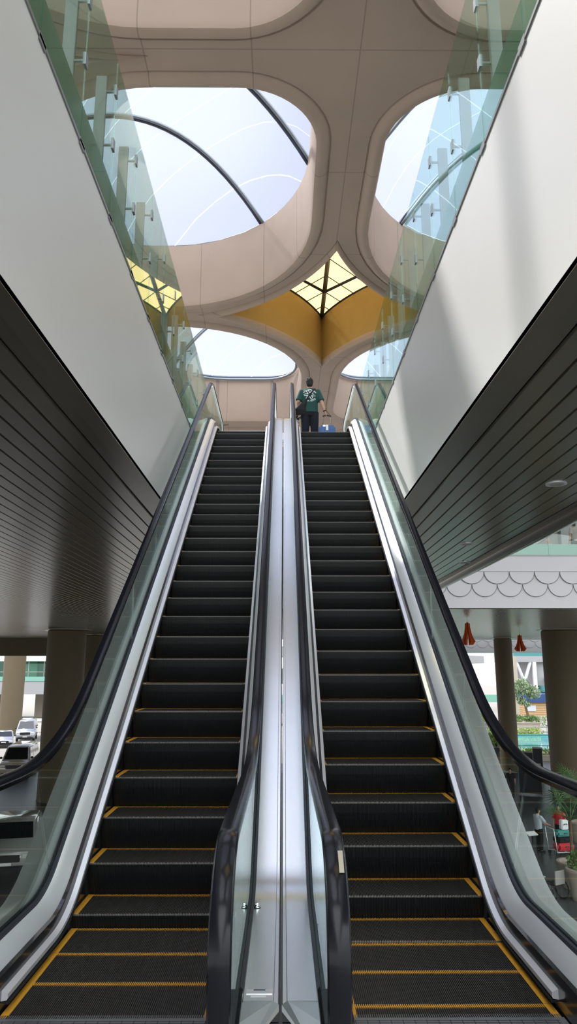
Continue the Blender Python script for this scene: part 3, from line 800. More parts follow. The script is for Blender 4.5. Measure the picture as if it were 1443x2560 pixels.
# trolley suitcase
tr = empty('trolley_suitcase', (.975, 15.22, H), 0, 'blue hard trolley suitcase with a raised silver handle pulled by the person', 'suitcase')
b = MB().box(-.185, .185, -.11, .11, .05, .55); o = b.build('shell', 'case_blue', tr, smooth=True, bevel=.04)
b = MB(); 
for x in (-.12, -.06, 0, .06, .12): b.tube([(x, -.112, .10), (x, -.112, .50)], .006, 6)
b.build('ribs', 'case_blue', o)
for x in (-.085, .085): MB().tube([(x, .06, .54), (x, .06, .80)], .011, 8).build('handle_tube', 'chrome', tr)
MB().tube([(-.085, .06, .79), (-.075, .06, .815), (.0, .06, .822), (.075, .06, .815), (.085, .06, .79)], .016, 8).build('handle_grip', 'black', tr, smooth='all')
for x in (-.14, .14):
    for y in (-.08, .08): MB().tube([(x-.012, y, .028), (x+.012, y, .028)], .028, 12).build('wheel', 'black', tr)
MB().box(-.03, .02, -.118, -.112, .42, .545).build('luggage_tag', 'print', tr, xf=Matrix.Rotation(.0, 4, 'Y'))
MB().box(-.10, -.04, -.117, -.112, .50, .54).build('sticker', 'alu', tr)

# ------------------------------------------------------------ building across the right side
fe = struct(MB().box(-WX, 44, 28.3, 28.6, 3.90, 5.98).build('wall_back', 'fascia'))
b = MB(); jt = MB()
for row, (zc, off) in enumerate(((5.33, 0), (4.83, .5))):
    y1 = 28.3; y0 = 28.3-.035+row*.015
    for k in range(0, 40):
        cx = 4.3+k+off+.14; P = [(cx-.492, zc), (cx-.492, zc-.02)]+[(cx+.492*math.cos(a), zc-.02+.465*math.sin(a)) for a in [PI+PI*i/20 for i in range(1, 20)]]+[(cx+.492, zc-.02), (cx+.492, zc)]
        if row: P = [(cx-.492, zc+.02)]+P[1:-1]+[(cx+.492, zc+.02)]
        b.prism(P, 'y', y0, y1); jt.tube([(p[0], y0-.002, p[1]) for p in P[1:-1]], .011, 4)
b.build('scale_pattern', 'fascia', fe); jt.build('scale_joint', 'post', fe)
MB().box(4.6, 44, 28.24, 28.3, 5.335, 5.98).build('upper_band', 'fascia', fe)
MB().box(4.6, 44, 28.22, 28.3, 5.95, 6.0).build('ledge', 'post', fe)
kb = struct(MB().box(4.6, 44, 28.45, 28.55, 6.0, 6.46).build('baseboard_back', 'green_band'))
gr = empty('glass_railing', (4.6, 28.35, 6.0), 0, 'glass railing with green base band across the distant right walkway', 'railing')
g0 = None
for k in range(20):
    if g0 is None: g0 = MB().box(.01, 1.99, -.006, .006, .0, 1.30).build('glass_panel', 'glass', gr); g = g0
    else: g = g0.copy(); C.objects.link(g); g.parent = gr
    g.location = (2*k, 0, 0)
# white interior seen beyond that railing
wb = struct(MB().box(4.6, 44, 36, 36.3, 6.0, 10.5).build('wall_upper_back', 'white'))
MB().box(14.0, 14.9, 35.6, 36, 6.0, 10.5).build('pier', 'fascia', wb)
MB().box(14.9, 24, 35.8, 36.0, 6.0, 8.25).build('gray_panel', 'slab', wb); MB().box(14.9, 24, 35.75, 36.0, 8.95, 9.0).build('cover_strip', 'post', wb)
MB().prism([(9.6, 6.3), (13.95, 9.1), (13.95, 8.5), (10.6, 6.3)], 'y', 35.4, 35.8).build('stair_stringer', 'fascia', wb)
MB().prism([(10.6, 6.1), (13.9, 8.4), (13.9, 6.1)], 'y', 35.85, 35.95).build('stair_void', 'slab', wb)
struct(MB().box(4.6, 44, 28.7, 36.2, 10.5, 10.7).build('ceiling_upper_back', 'fascia'))
person('person', (12.45, 30.2, 6.0), .4, 'gray-haired person in a striped pale top leaning near the distant upper glass railing', None, 'gray_cloth', 'navy', vox=.03)
person('person', (11.45, 30.6, 6.0), 2.2, 'person seated behind the distant green glass band, only the head showing', None, 'pale_cloth', 'navy', pose='sit', vox=.03, hair='gray_cloth', scale=.84)

# columns
def column(x, y, r, z1, m, label, group, z0=GZ, collar=True):
    e = empty('round_column', (x, y, z0), 0, label, 'column', group)
    MB().lathe((0, 0, 0), [(0, 0), (r*1.02, 0), (r, .1), (r, z1-z0), (0, z1-z0)], 48).build('shaft', m, e, True)
    if collar: MB().lathe((0, 0, z1-z0), [(r, -.10), (r+.03, -.10), (r+.28, -.02), (r+.28, 0)], 48).build('collar', 'soffit', e, True)
column(17.0, 44.5, 1.17, SZ, 'column', 'thick brown round column at the right edge of the view', 'brown columns under the walkway')
column(17.15, 57.0, .68, SZ, 'column', 'slender brown round column left of the thick right column', 'brown columns under the walkway')
column(-13.2, 44.7, 1.14, SZ, 'column', 'thick brown round column on the left behind the handrail', 'brown columns under the walkway')
column(-13.3, 52.0, .9, SZ, 'column', 'dark narrow column just behind the thick left column', 'brown columns under the walkway')
column(28.6, 92.5, .80, 3.0, 'column_light', 'tan column behind the tree planter', 'columns under the far walkway', collar=False)
column(12.3, 67.5, .72, 2.9, 'column_light', 'tan column showing just above the lower right handrail', 'columns under the far walkway', collar=False)
column(-32.0, 88.0, 1.25, 3.2, 'column', 'tall brown column left of the thick left column', 'columns beyond the car park', collar=False)
for x, lab in ((-46.0, 'pale column under the distant glazed bridge at the left edge'), (-37.9, 'pale column under the distant glazed bridge right of the brown column'), (-27.0, 'pale column under the distant glazed bridge near the handrail')):
    column(x, 118, 1.3, -2.2, 'column_light', lab, 'pale columns under the glazed bridge', collar=False)

# hanging orange lanterns
def lantern(x, y, ztop, h, label):
    e = empty('hanging_lantern', (x, y, ztop), 0, label, 'lamp', 'orange lanterns under the walkway')
    prof = [(.015, 0), (.12, 0), (.13, -.18), (.19, -.48), (.28, -.70), (.37, -.84), (.30, -.93), (.24, -1.0), (.12, -1.0), (.045, -.55), (.03, -.35)]
    prof = [(a*.95, c*h) for a, c in prof]
    for k in range(8):
        MB().prism(prof, 'y', -.012, .012).build('fin', 'orange', e, xf=Matrix.Rotation(2*PI*k/8+.2, 4, 'Z'))
    MB().cyl((0, 0), .05, -.02, .05, 12).build('cap', 'orange', e)
    MB().tube([(0, 0, .04), (0, 0, SZ-ztop)], .008, 6).build('cable', 'post', e)
    for k in range(6): MB().cyl((.13*math.cos(k*PI/3), .13*math.sin(k*PI/3)), .012, -1.03*h, -.75*h, 8).build('glass_rod', 'print', e)
lantern(8.63, 34, 3.65, 1.0, 'orange finned lantern under the walkway, the larger and nearer of the two')
lantern(13.64, 42, 3.44, .9, 'smaller farther orange finned lantern beside the thick right column')

# second bridge with the same scales farther back, on the right
b2 = empty('footbridge', (10, 62, 3), 0, 'white scaled footbridge edge seen beneath the near walkway', 'bridge')
MB().box(-9, 30, .3, 6, -.05, 1.9).build('deck', 'fascia', b2)
b = MB()
for row, (zc, off) in enumerate(((1.25, 0), (.75, .5))):
    for k in range(38):
        cx = -8.5+k+off; b.prism([(cx-.49, zc+.02)]+[(cx+.49*math.cos(a), zc+.46*math.sin(a)) for a in [PI+PI*i/12 for i in range(13)]]+[(cx+.49, zc+.02)], 'y', .26+row*.015, .3)
b.build('scale_pattern', 'fascia', b2)

# ------------------------------------------------------------ garden and forecourt on the right
def leafcloud(mb, c, r, n, size, rnd):
    for _ in range(n):
        while True:
            p = Vector((rnd.uniform(-1, 1), rnd.uniform(-1, 1), rnd.uniform(-1, 1)))
            if .25 < p.length < 1: break
        p = Vector((c[0]+p.x*r[0], c[1]+p.y*r[1], c[2]+p.z*r[2])); s = size*rnd.uniform(.6, 1.3)
        q = Euler((rnd.uniform(0, 6), rnd.uniform(0, 6), rnd.uniform(0, 6))).to_matrix()
        vs = [p+q @ Vector(v) for v in ((-s, 0, 0), (0, -s*.45, s*.12), (s, 0, 0), (0, s*.45, s*.12))]
        mb.add([tuple(v) for v in vs], [(0, 1, 2, 3)])
rnd = random.Random(3)
pool = empty('pool', (22.5, 74, GZ), 0, 'turquoise pool behind the low hedge', 'pool')
MB().box(-8, 14, -8, 8.0, .0, .22).build('pool_edge', 'terracotta', pool)
MB().box(-7.6, 13.6, -7.6, 7.6, .2, .26).build('water', 'water', pool)
MB().box(-8, 14, 8.0, 8.5, .0, .40).build('back_wall', 'teal_wall', pool)
def hedge(x0, x1, y0, y1, h, label, m='leaf_bright', n=1500, s=.16, z=0):
    b = MB(); 
    for _ in range(n):
        p = Vector((rnd.uniform(x0, x1), rnd.uniform(y0, y1), GZ+z+rnd.uniform(0, h))); q = Euler((rnd.uniform(0, 6), rnd.uniform(0, 6), rnd.uniform(0, 6))).to_matrix(); s_ = s*rnd.uniform(.6, 1.4)
        b.add([tuple(p+q @ Vector(v)) for v in ((-s_, 0, 0), (0, -s_*.4, 0), (s_, 0, 0), (0, s_*.4, 0))], [(0, 1, 2, 3)])
    o = b.build('hedge', m, recalc=False); tag(o, label, 'hedge'); o['kind'] = 'stuff'; return o
hedge(13.5, 28, 63.2, 65.2, .75, 'low clipped green hedge in front of the turquoise pool')
hedge(18, 29, 83.2, 85.0, .9, 'flowering low hedge behind the turquoise pool', 'leaf_bright')
hedge(30, 46, 96, 98, 1.4, 'green shrubs in front of the slatted kiosk', 'leaf')
hedge(12, 30, 108, 112, 3.0, 'bright green shrubs beside the far ramp', 'leaf_bright', 1800, .35)
ed = MB().box(12, 30, 62.2, 62.6, GZ, GZ+.45).build('kerb_wall', 'terracotta'); tag(ed, 'low stone kerb in front of the clipped hedge', 'kerb')
def fence(x0, x1, y, h, label):
    e = empty('metal_fence', (x0, y, GZ), 0, label, 'fence'); L = x1-x0
    for z in (h, h*.55): MB().tube([(0, 0, z), (L, 0, z)], .025, 6).build('rail', 'post', e)
    n = int(L/2.2)
    for k in range(n+1): MB().tube([(L*k/n, 0, 0), (L*k/n, 0, h)], .03, 6).build('post', 'post', e)
fence(13, 29, 62.9, 1.15, 'thin metal fence in front of the pool hedge'); fence(18, 36, 82.9, 1.15, 'thin metal fence behind the turquoise pool')
# planter with tree
pt = empty('tree_planter', (27.9, 87, GZ), 0, 'large white square planter behind the pool', 'planter')
MB().prism([(-1.45, 0), (1.45, 0), (1.6, 1.3), (-1.6, 1.3)], 'y', -1.4, 1.4).build('tub', 'terracotta', pt)
MB().box(-1.68, 1.68, -1.5, 1.5, 1.3, 1.4).build('rim', 'terracotta', pt)
b = MB()
for _ in range(500):
    p = Vector((rnd.uniform(-1.6, 1.6), rnd.uniform(-1.4, 1.4), 1.45+rnd.uniform(0, .6))); q = Euler((rnd.uniform(0, 6), rnd.uniform(0, 6), rnd.uniform(0, 6))).to_matrix(); s_ = .22
    b.add([tuple(p+q @ Vector(v)) for v in ((-s_, 0, 0), (0, -s_*.3, 0), (s_, 0, 0), (0, s_*.3, 0))], [(0, 1, 2, 3)])
b.build('foliage', 'leaf', pt, recalc=False)['kind'] = 'stuff'
tr_ = empty('tree', (28.5, 87, GZ+1.4), 0, 'round gray-green tree growing from the white planter', 'tree'); tr_.scale = (.72,)*3
b = MB(); b.tube([(0, 0, 0), (.1, 0, 1.2), (-.2, 0, 2.6), (-.6, .1, 4.0)], [.28, .22, .18, .10], 10); b.tube([(-.1, 0, 2.2), (.5, .1, 3.4), (.9, .1, 4.6)], [.14, .10, .05], 8); b.tube([(-.2, 0, 2.6), (-1.3, -.1, 3.7), (-2.2, 0, 4.2)], [.12, .09, .04], 8)
b.build('trunk', 'bark', tr_, smooth='all')
b = MB()
for c, r, n in (((-.6, 0, 5.2), (1.9, 1.5, 1.1), 620), ((-2.2, .1, 4.4), (1.3, 1.1, .9), 330), ((1.2, 0, 4.6), (1.3, 1.1, 1.1), 330), ((-.4, .2, 6.1), (1.1, 1, .8), 220), ((-.9, -.3, 3.3), (.9, .8, .6), 120), ((.1, -.3, 2.7), (.6, .5, .4), 70)):
    leafcloud(b, c, r, n, .24, rnd)
b.build('foliage', 'leaf_pale', tr_, recalc=False)['kind'] = 'stuff'
# kiosk
ki = empty('kiosk', (36.2, 112, GZ), 0, 'timber-slatted kiosk with a blue sign board on top', 'kiosk')
MB().box(0, 10, -.5, 5, .5, 2.45).build('slatted_wall', 'wood', ki); MB().box(-.1, 10.1, -.6, 5.1, .0, .5).build('base', 'terracotta', ki)
MB().box(-.2, 10.4, -1.0, 5.5, 2.5, 3.65).build('sign_board', 'blue', ki)
text('\u25cf  i  \u2191', .6, 'teal_bag', ki, (1.6, -1.02, 3.2), (PI/2, 0, 0), 'sign_symbols'); text('info', .8, 'teal_bag', ki, (-2.6, -1.02, 6.2), (PI/2, 0, 0), 'sign_lettering') if False else None
MB().box(.4, 1.7, -.58, -.5, 1.2, 2.0).build('notice', 'pale_cloth', ki)
# far white stair tower and green glazed building
bu = empty('terminal_building', (40, 125, GZ), 0, 'distant white and green-glass terminal building behind the tree', 'building')
MB().box(-.6, 30, 0, 12, 8.5, 9.5).build('roof_slab', 'far', bu); MB().box(2.6, 30, 1, 12, 0, 8.5).build('wall', 'far', bu)
MB().box(-.6, 30, .3, 12, 9.5, 11.4).build('glazing_band', 'teal_wall', bu)
MB().tube([(-.2, .3, 8.5), (1.0, .3, 5.2)], .28, 8).build('brace', 'fascia', bu); MB().tube([(1.0, .3, 5.2), (2.2, .3, 8.5)], .28, 8).build('brace', 'fascia', bu); MB().box(2.5, 3.1, 0, .6, 0, 8.5).build('pillar', 'fascia', bu); MB().box(-.6, -.2, 0, .6, 0, 8.5).build('pillar', 'fascia', bu)
MB().box(4.6, 30, -1.2, 1, 5.6, 5.9).build('balcony', 'white', bu); MB().box(3.4, 30, -1.6, 1, 3.6, 4.6).build('balcony', 'teal_wall', bu)
b = MB()
for k in range(8): b.box(5+k*1.3, 5.9+k*1.3, .9, 1.05, 6.0, 8.0)
b.build('window_row', 'teal_wall', bu); MB().box(3, 30, -1.4, .9, .6, 3.2).build('glazed_front', 'teal_wall', bu)
rp = empty('ramp_bridge', (10, 100, 0), 0, 'pale curved vehicle ramp in the distance left of the slender column', 'bridge')
MB().prism([(-12, 3.2), (17.4, 2.25), (17.4, 3.2), (-12, 4.6)], 'y', 0, 8).build('deck', 'far', rp)
MB().prism([(-12, -.7), (17.4, -.7), (17.4, 1.1), (-12, 1.6)], 'y', 9, 17).build('lower_deck', 'far', rp)
MB().box(-12, 17, .3, 3, -4.4, -2.9).build('retaining_wall', 'far', rp)
MB().box(-12, 22, .1, .2, -2.9, -1.9).build('parapet_glass', 'teal', rp)

# urns and near pots
def urn(x, y, label):
    e = empty('stone_urn', (x, y, GZ), 0, label, 'urn'); MB().lathe((0, 0, 0), [(0, 0), (.45, 0), (.45, .12), (.2, .25), (.18, .6), (.3, .8), (.75, 1.15), (.8, 1.25), (.7, 1.25), (0, 1.1)]).build('bowl', 'terracotta', e, True)
urn(30.5, 84.6, 'white stone pedestal urn behind the pool, beside the thick right column')
def fronds(e, top, n, L, m='palm', lean=.5):
    for k in range(n):
        az = 2*PI*k/n+rnd.uniform(-.2, .2); el = rnd.uniform(.1, 1.1); st = L*rnd.uniform(.5, .8)
        d = Vector((math.cos(az)*math.cos(el), math.sin(az)*math.cos(el), math.sin(el))); hub = Vector(top)+d*st
        b = MB().tube([top, tuple(Vector(top)+d*st*.5+Vector((0, 0, .05))), tuple(hub)], .012, 5)
        side = d.cross(Vector((0, 0, 1))).normalized(); upv = side.cross(d)
        for q in range(17):
            a = math.radians(-115+230*q/16); dd = (d*math.cos(a)+side*math.sin(a)+upv*.15).normalized(); le = L*.62*(1-.25*abs(q-8)/8); w = side.cross(dd)*.0+dd.cross(upv).normalized()*.020
            mid = hub+dd*le*.5; tip = hub+dd*le+Vector((0, 0, -.12*L))
            b.add([tuple(hub), tuple(mid+w), tuple(tip), tuple(mid-w)], [(0, 1, 2, 3)])
        b.build('frond', m, e, recalc=False)
def potpalm(x, y, label, h=1.3, L=1.2, n=12, pr=.5, ph=.8):
    e = empty('potted_palm', (x, y, GZ), 0, label, 'plant', 'fan palms in pots below the right handrail')
    MB().lathe((0, 0, 0), [(0, 0), (pr*.7, 0), (pr, ph), (pr*1.08, ph), (pr*1.08, ph+.06), (pr*.9, ph+.06), (pr*.85, ph-.05), (0, ph-.05)]).build('pot', 'terracotta', e, True)
    MB().tube([(0, 0, ph-.1), (.03, 0, h)], [.07, .05], 8).build('stem', 'bark', e); fronds(e, (.03, 0, h), n, L)
potpalm(13.2, 34.0, 'fan palm in a pot rising above the right handrail', 1.9, 1.5)
potpalm(10.2, 27.3, 'fan palm in a pot seen through the right glass balustrade', 2.2, 1.25)
e = empty('potted_plant', (9.9, 25.9, GZ), 0, 'tall pale pot with small green plant low at the right edge', 'plant')
MB().lathe((0, 0, 0), [(0, 0), (.28, 0), (.42, .9), (.46, .9), (.46, .98), (.36, .98), (0, .9)]).build('pot', 'terracotta', e, True)
b = MB(); leafcloud(b, (0, 0, 1.2), (.4, .4, .3), 160, .1, rnd); b.build('foliage', 'leaf', e, recalc=False)['kind'] = 'stuff'
e = empty('potted_plant', (17.2, 60.9, GZ), 0, 'round pale pot with a leafy plant beside the pool hedge', 'plant')
MB().lathe((0, 0, 0), [(0, 0), (.6, 0), (.95, .7), (.9, 1.3), (.8, 1.35), (0, 1.2)]).build('pot', 'terracotta', e, True)
b = MB(); leafcloud(b, (0, 0, 1.8), (.9, .8, .6), 260, .2, rnd); b.build('foliage', 'leaf_bright', e, recalc=False)['kind'] = 'stuff'
# bicycle-like wheelchair wheels by the pot
e = empty('wheelchair', (9.1, 26.0, GZ), .5, 'black wheelchair partly hidden by the pale pot at the right edge', 'wheelchair')
def ring(mb, c, r, t, ax='x', n=24):
    P = [(c[0], c[1]+r*math.cos(2*PI*k/n), c[2]+r*math.sin(2*PI*k/n)) for k in range(n+1)]; return mb.tube(P, t, 6, cap=False)
for x in (-.27, .27):
    w = ring(MB(), (x, 0, .30), .29, .02).build('wheel', 'tyre', e); b = MB()
    for k in range(8): b.tube([(x, 0, .30), (x, .28*math.cos(k*PI/4), .30+.28*math.sin(k*PI/4))], .004, 4)
    b.build('spokes', 'post', w)
    ring(MB(), (x*.85, .42, .09), .08, .015).build('caster', 'tyre', e)
b = MB().tube([(-.22, -.2, .95), (-.22, -.15, .45), (-.22, .4, .45), (-.22, .45, .15)], .013, 6).tube([(.22, -.2, .95), (.22, -.15, .45), (.22, .4, .45), (.22, .45, .15)], .013, 6); b.build('frame', 'post', e)
MB().box(-.22, .22, -.15, .3, .45, .49).build('seat', 'dark_cloth', e); MB().box(-.22, .22, -.2, -.16, .5, .92).build('backrest', 'gray_cloth', e)

# signs and stands on the ground
e = empty('information_stand', (9.35, 28.7, GZ), .35, 'slim dark information stand with a tilted pale top seen through the right glass', 'stand')
MB().box(-.07, .07, -.04, .04, .05, 1.45).build('pillar', 'black', e); MB().box(-.25, .25, -.2, .2, 0, .03).build('base', 'alu', e)
MB().box(-.30, .12, -.12, .12, -.015, .015).build('top_board', 'print', e, xf=Matrix.Translation((0, 0, 1.48)) @ Matrix.Rotation(.35, 4, 'X'))
def board(x, y, w, h, rz, label, z=.35):
    e = empty('display_board', (x, y, GZ), rz, label, 'display board', 'dark display boards on the ground floor')
    MB().box(-w/2, w/2, -.03, .03, z, z+h).build('panel', 'dark_cloth', e); MB().box(-w/2, w/2, -.045, -.03, z+h-.1, z+h).build('top_rail', 'post', e)
    for s_ in (-1, 1): MB().tube([(s_*w/2, 0, 0), (s_*w/2, 0, z+h)], .03, 6).build('leg', 'post', e); MB().box(s_*w/2-.04, s_*w/2+.04, -.4, .4, 0, .04).build('foot', 'post', e)
board(15.0, 46.0, 1.3, 1.75, -.5, 'wide dark display board with splayed feet seen through the glass', .1)
board(18.4, 56.5, 1.6, 1.2, -.6, 'low dark display board near the slender column', .2)
board(17.75, 52.5, .62, 1.65, -.5, 'tall narrow dark sign board in front of the pool', .45)
e = empty('queue_barrier', (17.3, 47.5, GZ), -.3, 'black tape queue barrier beside the thick right column', 'barrier')
for x in (-.5, .5): MB().tube([(x, 0, 0), (x, 0, 1.0)], .035, 8).build('post', 'black', e); MB().lathe((x, 0, 0), [(.0, .04), (.18, .03), (.2, 0)], 16).build('base', 'black', e)
MB().box(-.5, .5, -.004, .004, .87, .93).build('tape', 'black', e)
# people on the ground floor
bgp = 'dark-clothed people on the shaded ground floor'
person('person', (16.6, 58.5, GZ), .3, 'person in dark clothes standing at the foot of the slender column', bgp, 'dark_cloth', 'dark_cloth', vox=.035, hem=.7)
person('person', (15.6, 58.0, GZ), 1.6, 'person in dark clothes standing left beside another by the slender column', bgp, 'dark_cloth', 'dark_cloth', vox=.035)
person('person', (12.9, 45.4, GZ), 2.6, 'left person of the pair standing behind the right glass, in brownish dark clothes', bgp, 'column', 'dark_cloth', vox=.035, hem=.8)
person('person', (13.35, 44.5, GZ), 2.9, 'right person of the pair standing behind the right glass, in black', bgp, 'bag', 'bag', vox=.035, hem=.7)
person('person', (12.2, 47.0, GZ), 2.9, 'faint dark person farther left of the standing pair behind the glass', bgp, 'dark_cloth', 'bag', vox=.035)
# luggage cart party
person('person', (10.75, 32.3, GZ), -1.2, 'person in pale top and dark trousers pushing the luggage cart', 'people with the luggage cart', 'pale_cloth', 'bag', vox=.03,
       arms={'l': ((-.2, .2, 1.15), (-.16, .42, 1.05)), 'r': ((.2, .2, 1.15), (.16, .42, 1.05))})
person('person', (11.9, 33.0, GZ), 2.5, 'person in red top standing behind the luggage cart', 'people with the luggage cart', 'red', 'bag', vox=.03)
ct = empty('luggage_cart', (11.55, 31.9, GZ), .25, 'airport luggage cart loaded with bags behind the right glass', 'luggage cart')
b = MB()
for y in (-.3, .3): b.tube([(-.55, y, 1.05), (-.45, y, .15), (.45, y*.8, .12)], .022, 8)
b.tube([(-.55, -.3, 1.05), (-.55, .3, 1.05)], .022, 8)
for x in (-.3, 0, .3): b.tube([(x, -.28, .15), (x, .28, .15)], .015, 6)
b.build('frame', 'steel_gray', ct, smooth='all')
for (x, y) in ((-.42, -.28), (-.42, .28), (.38, 0)): MB().tube([(x, y-.02, .07), (x, y+.02, .07)], .07, 14).build('wheel', 'tyre', ct)
def bagobj(nm, dims, z, m, label, cat, bev=.08, x=.05):
    o = MB().box(-dims[0]/2, dims[0]/2, -dims[1]/2, dims[1]/2, 0, dims[2]).build(nm, m, smooth=True, bevel=bev); o.location = (11.55+x, 31.9, GZ+z); o.rotation_euler = (0, 0, .25); tag(o, label, cat)
    h = MB().tube([(-.08, -dims[1]/2-.01, dims[2]*.5), (-.06, -dims[1]/2-.04, dims[2]*.62), (.06, -dims[1]/2-.04, dims[2]*.62), (.08, -dims[1]/2-.01, dims[2]*.5)], .012, 6).build('handle', 'black', o); return o
bagobj('suitcase', (.78, .5, .30), .17, 'red', 'glossy red suitcase at the bottom of the luggage cart', 'suitcase')
bagobj('suitcase', (.70, .45, .22), .48, 'bag', 'black suitcase between the red case and the teal bag', 'suitcase', .04)
bagobj('duffel_bag', (.75, .42, .24), .71, 'teal_bag', 'teal bag lying on top of the black suitcase', 'bag')
bagobj('carrier_bag', (.32, .22, .38), .96, 'print', 'white and red carrier bag standing on the teal bag', 'bag', .03, .12)

# ------------------------------------------------------------ car park on the left
def car(kind, loc, rz, paint, label, group='parked vehicles below on the left'):
    e = empty(kind, loc, rz, label, 'van' if kind == 'van' else 'car', group)    # front points to -Y
    if kind == 'van': L, Wd, Hh, prof, cab = 4.9, .92, 2.15, [(-2.45, .35), (-2.45, .95), (-2.2, 1.15), (-1.75, 1.25), (-1.1, 2.0), (-.8, 2.12), (2.2, 2.15), (2.42, 1.9), (2.45, .4)], (-1.7, -1.05, 1.28, 1.98)
    elif kind == 'sport_utility_vehicle': L, Wd, Hh, prof, cab = 4.6, .93, 1.72, [(-2.3, .35), (-2.32, .85), (-2.2, 1.0), (-1.1, 1.12), (-.45, 1.62), (-.2, 1.70), (1.5, 1.70), (2.2, 1.15), (2.3, .9), (2.3, .4)], (-1.05, -.45, 1.13, 1.60)
    else: L, Wd, Hh, prof, cab = 4.4, .88, 1.45, [(-2.2, .3), (-2.2, .7), (-2.0, .82), (-1.0, .93), (-.35, 1.38), (0, 1.45), (.9, 1.43), (1.6, 1.0), (2.15, .95), (2.2, .4)], (-.98, -.38, .94, 1.36)
    belt = {'van': 1.25, 'sport_utility_vehicle': 1.1}.get(kind, .92)
    bm = bmesh.new(); 
    def hw(z): return Wd if z <= belt else Wd-(z-belt)*.20
    vs = [[bm.verts.new((s_*hw(z), y, z)) for (y, z) in prof] for s_ in (-1, 1)]
    k = len(prof)
    for i in range(k): bm.faces.new((vs[0][i], vs[0][(i+1) % k], vs[1][(i+1) % k], vs[1][i]))
    bm.faces.new(vs[0][::-1]); bm.faces.new(vs[1]); bmesh.ops.recalc_face_normals(bm, faces=bm.faces)
    bmesh.ops.bevel(bm, geom=list(bm.edges), offset=.07, segments=3, affect='EDGES', clamp_overlap=True)
    me = bpy.data.meshes.new('body'); bm.to_mesh(me); bm.free(); me.materials.append(M[paint])
    for p in me.polygons: p.use_smooth = True
    o = bpy.data.objects.new('body', me); C.objects.link(o); o.parent = e
    y0, z0 = prof[3]; y1, z1 = prof[4]; n_ = Vector((0, -(z1-z0), (y1-y0))).normalized()*.022
    MB().add([(-hw(z0)+.12, y0+n_.y, z0+.02+n_.z), (hw(z0)-.12, y0+n_.y, z0+.02+n_.z), (hw(z1)-.12, y1+n_.y, z1-.02+n_.z), (-hw(z1)+.12, y1+n_.y, z1-.02+n_.z)], [(0, 1, 2, 3)]).build('windshield', 'car_glass', e, recalc=False)
    zt = max(q[1] for q in prof)-.18; ye = prof[6][0] if kind != 'sedan' else .9
    for s_ in (-1, 1):
        segs = [(y1+.15, y1+.95), (y1+1.02, y1+1.75)]+([(y1+1.85, ye-.15)] if ye-.15 > y1+2.1 else [])
        for a, b_ in segs:
            zz = belt+.06; MB().add([(s_*(hw(zz)+.006), a-(.28 if a == segs[0][0] else 0), zz), (s_*(hw(zz)+.006), b_, zz), (s_*(hw(zt)+.006), b_, zt), (s_*(hw(zt)+.006), a, zt)], [(0, 1, 2, 3)]).build('side_window', 'car_glass', e, recalc=False)
        for y in (-L*.32, L*.30):
            w = MB().tube([(s_*(Wd-.20), y, .34), (s_*(Wd+.015), y, .34)], .34, 24).build('wheel', 'tyre', e, smooth=True)
            MB().tube([(s_*(Wd+.0), y, .34), (s_*(Wd+.03), y, .34)], .20, 16).build('hubcap', 'steel_gray', w)
        MB().box(min(s_*(Wd-.05), s_*(Wd-.38)), max(s_*(Wd-.05), s_*(Wd-.38)), -L/2-.03, -L/2+.12, belt-.42, belt-.26).build('headlight', 'headlight', e, smooth=True, bevel=.03)
        MB().ball((s_*(Wd+.12), y0+.25, belt+.12), (.10, .06, .08), 10, 8).build('mirror', 'black', e, smooth='all')
    MB().box(-Wd+.42, Wd-.42, -L/2-.035, -L/2+.05, belt-.52, belt-.28).build('grille', 'black', e, bevel=.02)
    MB().box(-Wd+.10, Wd-.10, -L/2-.06, -L/2+.10, .30, .46).build('bumper', 'black', e, bevel=.04)
    MB().box(-.22, .22, -L/2-.075, -L/2-.05, .48, .58).build('number_plate', 'print', e)
    return e
car('sport_utility_vehicle', (-10.6, 30.6, GZ), .22, 'car_white', 'white SUV nearest, seen dimly through the left glass')
car('van', (-18.9, 54.6, GZ), .15, 'car_beige', 'beige van parked in front of the thick left column')
car('van', (-27.4, 80.5, GZ), .25, 'car_silver', 'pale silver van farther back by the brown column')
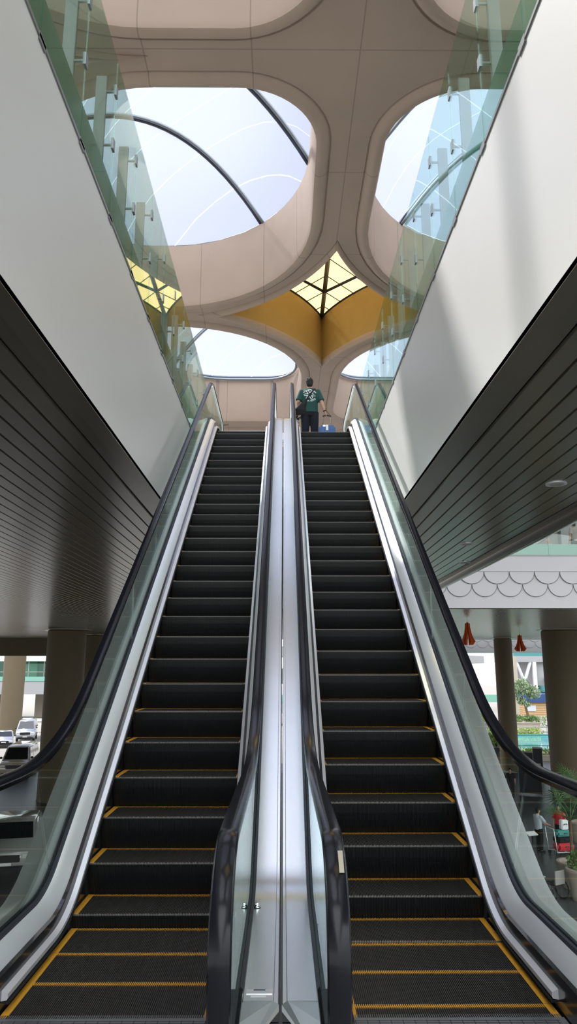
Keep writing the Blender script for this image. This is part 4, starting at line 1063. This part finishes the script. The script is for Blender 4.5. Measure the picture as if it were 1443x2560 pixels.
car('sedan', (-27.6, 74.5, GZ), .35, 'car_silver', 'silver saloon car at the left edge in front of the pale van')
car('sedan', (-25.6, 84.0, GZ), .25, 'car_dark', 'black car behind the pale van, next to the thick left column')
struct(MB().box(-160, 0, 90, 130, GZ-.02, GZ+.01).build('floor_road', 'paving'))
e = empty('striped_kerb', (-45, 106, GZ), .25, 'low black and white striped road kerb beyond the vans', 'kerb')
for k in range(22): MB().box(k*1.2-6, k*1.2-4.8, -.2, .2, 0, .35).build('kerb_block', 'white' if k % 2 else 'black', e)
# glazed bridge beyond
gb = empty('glazed_bridge', (-45, 110, 0), 0, 'distant glazed bridge with green windows over the left car park', 'bridge')
MB().box(-40, 30, 0, 10, -2.2, -.3).build('fascia', 'far', gb); MB().box(-40, 30, -.1, 0, -.3, .35).build('green_band', 'green_band', gb)
MB().box(-40, 30, 8, 10, -.3, 6).build('rear_wall', 'white', gb); MB().box(-40, 30, -.5, 10, 2.6, 3.2).build('roof_slab', 'white', gb)
for k in range(26): 
    x = -32+k*2.3; w = MB().box(x+.05, x+2.25, -.02, .02, .35, 2.6).build('window_pane', 'teal', gb); 
    MB().box(x-.05, x+.05, -.06, .06, .35, 2.6).build('mullion', 'post', gb)
MB().box(-40, 30, -.06, .06, 1.0, 1.08).build('transom', 'post', gb)
MB().box(6, 8, 1, 2, -.3, 2.6).build('inner_pier', 'terracotta', gb)
sg = empty('road_sign', (-38.0-2.2, 109.8, -1.2), 0, 'round red-ringed road sign on the bridge fascia at the left edge', 'sign')
MB().tube([(0, 0, 0), (0, -.05, 0)], .95, 28).build('disc', 'print', sg)
P = [(.85*math.cos(a), -.07, .85*math.sin(a)) for a in [2*PI*k/28 for k in range(29)]]; MB().tube(P, .10, 6, cap=False).build('red_ring', 'sign_red', sg)
text('3.5', .8, 'black', sg, (0, -.07, 0), (PI/2, 0, 0), 'sign_number')
hedge(-46, -20, 140, 150, 4, 'sunlit bright green shrubs beyond the glazed bridge', 'leaf_bright', 2500, .5)
